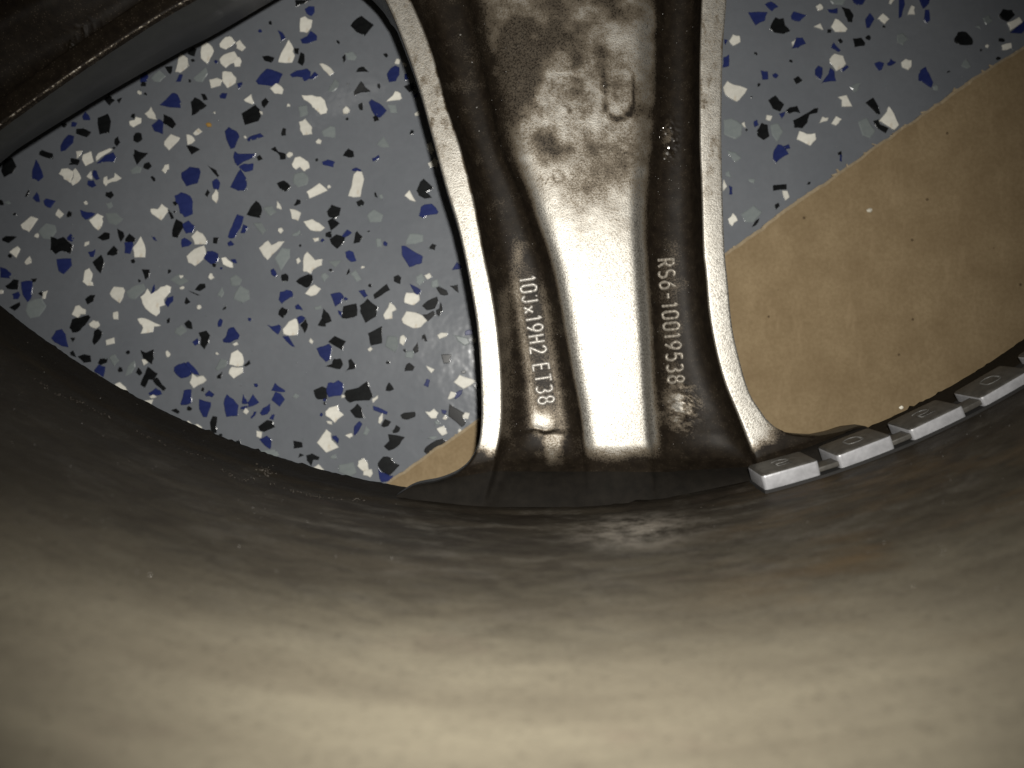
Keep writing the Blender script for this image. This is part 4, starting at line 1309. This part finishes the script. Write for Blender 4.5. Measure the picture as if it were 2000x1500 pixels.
for k in range(6):
    phi = phi0 + k * PITCH / r_back
    o = link("weight_segment", me_seg, None, strip)
    rr = r_back - WT / 2 - .0004 + (0, .0003, .0008, .0012, .0014, .0014)[k]
    c = Vector((HUBX + rr * math.sin(phi), HUBY - rr * math.cos(phi), H - d_mid))
    rot = Matrix.Rotation(phi, 4, 'Z') @ Matrix.Rotation(tilt, 4, 'X') @ Matrix.Rotation(rng.uniform(-.02, .02), 4, 'Y')
    o.matrix_local = Matrix.Translation(c) @ rot
    # raised worn marking on the hub-facing side
    vs = []; fs = []
    for st in GLY['5' if k % 2 == 0 else '0']:
        base = len(vs)
        for (u, v) in st:
            for s_ in (-1, 1):
                vs.append(((u - .5) * .0042 + s_ * .00022, WT / 2 + .00012, (v - .8) * .0026))
        for i in range(len(st) - 1): fs.append((base + 2 * i, base + 2 * i + 1, base + 2 * i + 3, base + 2 * i + 2))
    mk = mesh_from("raised_marking", vs, fs)
    bm = bmesh.new(); bm.from_mesh(mk)
    ext = bmesh.ops.extrude_face_region(bm, geom=list(bm.faces))
    for g in ext['geom']:
        if isinstance(g, bmesh.types.BMVert): g.co.y -= .00022
    bmesh.ops.recalc_face_normals(bm, faces=bm.faces); bm.to_mesh(mk); bm.free()
    link("raised_marking", mk, M_MARK, o)
    if k < 5:      # the thin web that joins one weight to the next
        me = rounded_box(PITCH - WW + .0012, .0012, .0040, .0003)
        me.materials.append(M_WDARK)
        b = link("joining_web", me, None, strip)
        ph = phi + PITCH / r_back / 2
        rr = r_back - .0016
        b.matrix_local = Matrix.Translation((HUBX + rr * math.sin(ph), HUBY - rr * math.cos(ph), H - d_mid + .0028)) @ Matrix.Rotation(ph, 4, 'Z') @ Matrix.Rotation(tilt, 4, 'X')
# foam tape under the weights
vs = []; fs = []; n = 60
for i in range(n + 1):
    ph = phi0 - WW * .52 / r_back + (5 * PITCH + WW * 1.04) / r_back * i / n
    for (dd, off) in ((D_TOP - .0002, .0006), (D_TOP + WL + .0002, .0006), (D_TOP + WL + .0003, -.0004), (D_TOP - .0003, -.0004)):
        r = rB(dd) - off
        vs.append((HUBX + r * math.sin(ph), HUBY - r * math.cos(ph), H - dd))
for i in range(n):
    for k in range(4):
        fs.append((i * 4 + k, i * 4 + (k + 1) % 4, i * 4 + 4 + (k + 1) % 4, i * 4 + 4 + k))
fs += [(0, 3, 2, 1), tuple(n * 4 + k for k in range(4))]
me = mesh_from("adhesive_tape", vs, fs, False)
bm = bmesh.new(); bm.from_mesh(me); bmesh.ops.recalc_face_normals(bm, faces=bm.faces); bm.to_mesh(me); bm.free()
link("adhesive_tape", me, M_TAPE, strip)

# ------------------------------------------------------------------ cardboard sheet under the right side of the wheel
CT = .0017
DC = H - CT - .0002
e0 = Vector(P(790, 921, DC)[:2]); e1 = Vector(P(1992, 92, DC)[:2])
dr_ = (e1 - e0).normalized(); nr_ = Vector((dr_.y, -dr_.x))      # nr_ points into the sheet
card = empty("cardboard_sheet", (e0.x, e0.y, 0), "brown cardboard sheet with a torn edge lying on the speckled floor", "cardboard")
N = 700; s0, s1 = -.35, .55
vs = []; fs = []
edge = []
for i in range(N + 1):
    s = s0 + (s1 - s0) * i / N
    j = (fbm(s * 260, 1.7, 4) - .5) * .0013 + (fbm(s * 30, 9.1, 2) - .5) * .0022
    q = dr_ * s + nr_ * float(j)
    edge.append(q)
for q in edge:
    i_ = q + nr_ * (.0005 + .0007 * float(fbm(s0 * 0 + len(vs) * .02, 6.6, 3))); f_ = q + nr_ * .45
    vs += [(q.x, q.y, .0002), (q.x, q.y, CT * .8), (i_.x, i_.y, CT + .0002), (f_.x, f_.y, CT + .0002), (f_.x, f_.y, .0002)]
for i in range(N):
    for k in range(5):
        fs.append((i * 5 + k, i * 5 + 5 + k, i * 5 + 5 + (k + 1) % 5, i * 5 + (k + 1) % 5))
me = mesh_from("board", vs, fs, False)
bm = bmesh.new(); bm.from_mesh(me); bmesh.ops.recalc_face_normals(bm, faces=bm.faces); bm.to_mesh(me); bm.free()
board = link("board", me, M_CARD, card)
me.materials.append(M_TORN)
for i, p in enumerate(me.polygons):
    if i % 5 == 1: p.material_index = 1
# paper fibres teased out of the tear
bm = bmesh.new()
for _ in range(260):
    i = rng.randrange(60, N - 60); q = edge[i]
    a = math.atan2(-nr_.y, -nr_.x) + rng.gauss(0, .9); L = rng.uniform(.0003, .0011) * (1.5 if fbm(i * .06, 4.4, 2) > .55 else .6); wd = rng.uniform(.00012, .0005)
    b = q + nr_ * .0003; t = b + Vector((math.cos(a), math.sin(a))) * L
    pr = Vector((-math.sin(a), math.cos(a))) * wd
    z0 = rng.uniform(.0006, CT + .0001); z1 = z0 - rng.uniform(-.0001, .0004)
    ring = [(b + pr), (b - pr), (t - pr * .4), (t + pr * .4)]
    up_ = [bm.verts.new((v.x, v.y, (z0 if k < 2 else z1) + .0001)) for k, v in enumerate(ring)]
    dn_ = [bm.verts.new((v.x, v.y, (z0 if k < 2 else z1) - .0001)) for k, v in enumerate(ring)]
    bm.faces.new(up_)
    for k in range(4): bm.faces.new((up_[k], up_[(k + 1) % 4], dn_[(k + 1) % 4], dn_[k]))
me = bpy.data.meshes.new("torn_fibre"); bmesh.ops.recalc_face_normals(bm, faces=bm.faces); bm.to_mesh(me); bm.free()
o = link("torn_fibre", me, M_TORN, card); o['kind'] = 'stuff'

# ------------------------------------------------------------------ flakes set in the floor
def parse(txt):
    out = []; ox = oy = 0
    for ln in txt.strip().splitlines():
        p = ln.split()
        if ln[0] == '@': ox, oy = float(ln[1:].split()[0]), float(p[1]); continue
        v = list(map(float, p[1:])); c = p[0]
        if c.islower():
            cx, cy, r = v; n = rng.choice((5, 6, 7)); a0 = rng.random() * 6.28; e = rng.uniform(.7, 1)
            ra = rng.random() * 3.14
            pts = []
            for k in range(n):
                a = a0 + 6.283 * k / n + rng.uniform(-.3, .3); q = r * rng.uniform(.75, 1.2)
                x, y = q * math.cos(a), q * math.sin(a) * e
                pts.append((cx + x * math.cos(ra) - y * math.sin(ra), cy + x * math.sin(ra) + y * math.cos(ra)))
        else:
            pts = [(v[i], v[i + 1]) for i in range(0, len(v) - 1, 2)]
        out.append((c.upper(), [(ox + 2 * x, oy + 2 * y) for x, y in pts]))
    return out
def area(p): return abs(sum(a[0] * b[1] - b[0] * a[1] for a, b in zip(p, p[1:] + p[:1]))) / 2
def cen(p): return (sum(a[0] for a in p) / len(p), sum(a[1] for a in p) / len(p))
flk = parse(FLAKES)
keep = []
for c, p in flk:
    m = cen(p); dup = False
    for c2, p2 in keep:
        m2 = cen(p2)
        if c == c2 and math.hypot(m[0] - m2[0], m[1] - m2[1]) < 7: dup = True; break
    if not dup: keep.append((c, p))
flk = keep
rank = sorted(range(len(flk)), key=lambda i: -area(flk[i][1]))
single = set(rank[:298])
def flake_geo(p, h, c, world=False):
    """outline in photo pixels -> rim, bevelled edge and top of a thin chip; returns verts relative to its middle"""
    if not world:
        pts = [Vector(P(x, y, H - .0002)[:2]) for x, y in p]
    else: pts = [Vector(q) for q in p]
    s = sum(a.x * b.y - b.x * a.y for a, b in zip(pts, pts[1:] + pts[:1]))
    if s < 0: pts = pts[::-1]
    out = []
    for a, b in zip(pts, pts[1:] + pts[:1]):
        L = (b - a).length; nn = 2 if L > .0016 else 1
        nrm = Vector(((b - a).y, -(b - a).x)); nrm = nrm / (nrm.length + 1e-9)
        for k in range(nn):
            t = k / nn
            q = a.lerp(b, t) + (nrm * rng.gauss(0, .00009) if k else Vector((rng.gauss(0, .00008), rng.gauss(0, .00008))))
            out.append(q)
    n = len(out); m = sum(out, Vector((0, 0))) / n
    vs = []; bev = .00018 if c != 'G' else .0003
    ins = []
    for i in range(n):
        a, b, d = out[i - 1], out[i], out[(i + 1) % n]
        t1 = (b - a); t2 = (d - b)
        n1 = Vector((-t1.y, t1.x)) / (t1.length + 1e-9); n2 = Vector((-t2.y, t2.x)) / (t2.length + 1e-9)
        v = n1 + n2; v = v / (v.length + 1e-9)
        ins.append(b + v * bev)
    tx, ty = rng.gauss(0, .012), rng.gauss(0, .012)
    tz = lambda q: h + (q.x - m.x) * tx + (q.y - m.y) * ty
    for q in out: vs.append((q.x - m.x, q.y - m.y, -.0004))
    for q in out: vs.append((q.x - m.x, q.y - m.y, max(tz(q) - .00016, .00004)))
    for q in ins: vs.append((q.x - m.x, q.y - m.y, max(tz(q), .00006)))
    fs = []
    for i in range(n):
        j = (i + 1) % n
        fs.append((i, j, n + j, n + i)); fs.append((n + i, n + j, 2 * n + j, 2 * n + i))
    fs.append(tuple(range(2 * n, 3 * n)))
    return m, vs, fs
chips = {k: ([], []) for k in 'WKBG'}
def add_chip(c, geo):
    m, vs, fs = geo; V, Fc = chips[c]; b = len(V)
    V.extend((x + m.x, y + m.y, z) for x, y, z in vs); Fc.extend(tuple(i + b for i in f) for f in fs)
nf = 0
for i, (c, p) in enumerate(flk):
    h = (.00022 if c != 'G' else .00007) + i * 4.5e-7 + rng.uniform(0, .00012 if c != 'G' else .00002)
    g = flake_geo(p, h, c)
    if i in single:
        me = bpy.data.meshes.new("flake"); me.from_pydata(g[1], [], g[2]); me.materials.append(M_FL[c])
        o = bpy.data.objects.new("flake", me); C.objects.link(o); o.parent = floor
        o.location = (g[0].x, g[0].y, 0); nf += 1
    else:
        add_chip(c, g)
# the rest of the floor carries the same flakes; only the photographed window was traced
for _ in range(1500):
    X, Y = rng.uniform(-.5, .5), rng.uniform(-.35, .6)
    px, py = X / H * F + 1000, 750 - Y / H * F
    if -30 < px < 2030 and -30 < py < 960 and not (985 < px < 1375 and py < 900): continue
    c = rng.choices('WKBG', (30, 33, 27, 10))[0]
    r = rng.choice((.0012, .002, .0028, .0038)) * rng.uniform(.7, 1.1); n = rng.choice((4, 5, 5, 6))
    a0 = rng.random() * 6.28
    p = [(X + r * rng.uniform(.6, 1.1) * math.cos(a0 + 6.283 * k / n), Y + r * rng.uniform(.5, 1) * math.sin(a0 + 6.283 * k / n)) for k in range(n)]
    add_chip(c, flake_geo(p, (.00022 if c != 'G' else .00007) + rng.uniform(0, .0002), c, True))
for c, (V, Fc) in chips.items():
    me = bpy.data.meshes.new("flake_scatter"); me.from_pydata(V, [], Fc)
    o = link("flake_scatter", me, M_FL[c], floor); o['kind'] = 'stuff'
# clear epoxy droplets that glint on the floor
sp = []
for _ in range(330):
    px, py = rng.uniform(0, 2000), rng.uniform(0, 950)
    if 950 < px < 1400 or (px > 1430 and py > 480 - (px - 1430) * .69): continue
    x, y, _z = P(px, py, H); sp.append((x, y, .0001, rng.uniform(.00008, .0003)))
for c, p in flk:
    if rng.random() < .55:
        for _ in range(rng.choice((1, 1, 2, 3))):
            k = rng.randrange(len(p)); t = rng.random() ** 2
            q = (p[k][0] + (p[(k + 1) % len(p)][0] - p[k][0]) * t, p[k][1] + (p[(k + 1) % len(p)][1] - p[k][1]) * t)
            x, y, _z = P(q[0], q[1], H); sp.append((x, y, .00015, rng.uniform(.00012, .00034)))
lumps_o = lumps("epoxy_bead", sp, M_CLEAR, floor, 'stuff')
lumps_o.data.polygons.foreach_set('use_smooth', [True] * len(lumps_o.data.polygons))

# ------------------------------------------------------------------ loose crumbs
def crumb(label, px, py, d, r, mat, seed):
    st = random.Random(seed); bm = bmesh.new(); bmesh.ops.create_icosphere(bm, subdivisions=2, radius=r)
    for v in bm.verts:
        k = 1 + (float(fbm(v.co.x / r * 1.3 + seed, v.co.y / r * 1.3 + v.co.z / r, 2)) - .5) * .9
        v.co = Vector((v.co.x * k, v.co.y * k * .8, v.co.z * k * .55))
    me = bpy.data.meshes.new("crumb"); bm.to_mesh(me); bm.free()
    o = link("crumb", me, mat); o.location = P(px, py, d); o['label'] = label; o['category'] = "crumb"
    return o
crumb("small white crumb lying alone on the brown cardboard", 1698, 411, DC - .0004, .00078, M_CRUMB, 3)
crumb("tiny ochre crumb on the grey floor left of the spoke", 408, 244, H - .0006, .00085, M_OCHRE, 5)
crumb("small white crumb beside the balance weights at the edge of the cardboard", 1760, 796, .2030, .00055, M_CRUMB, 8)
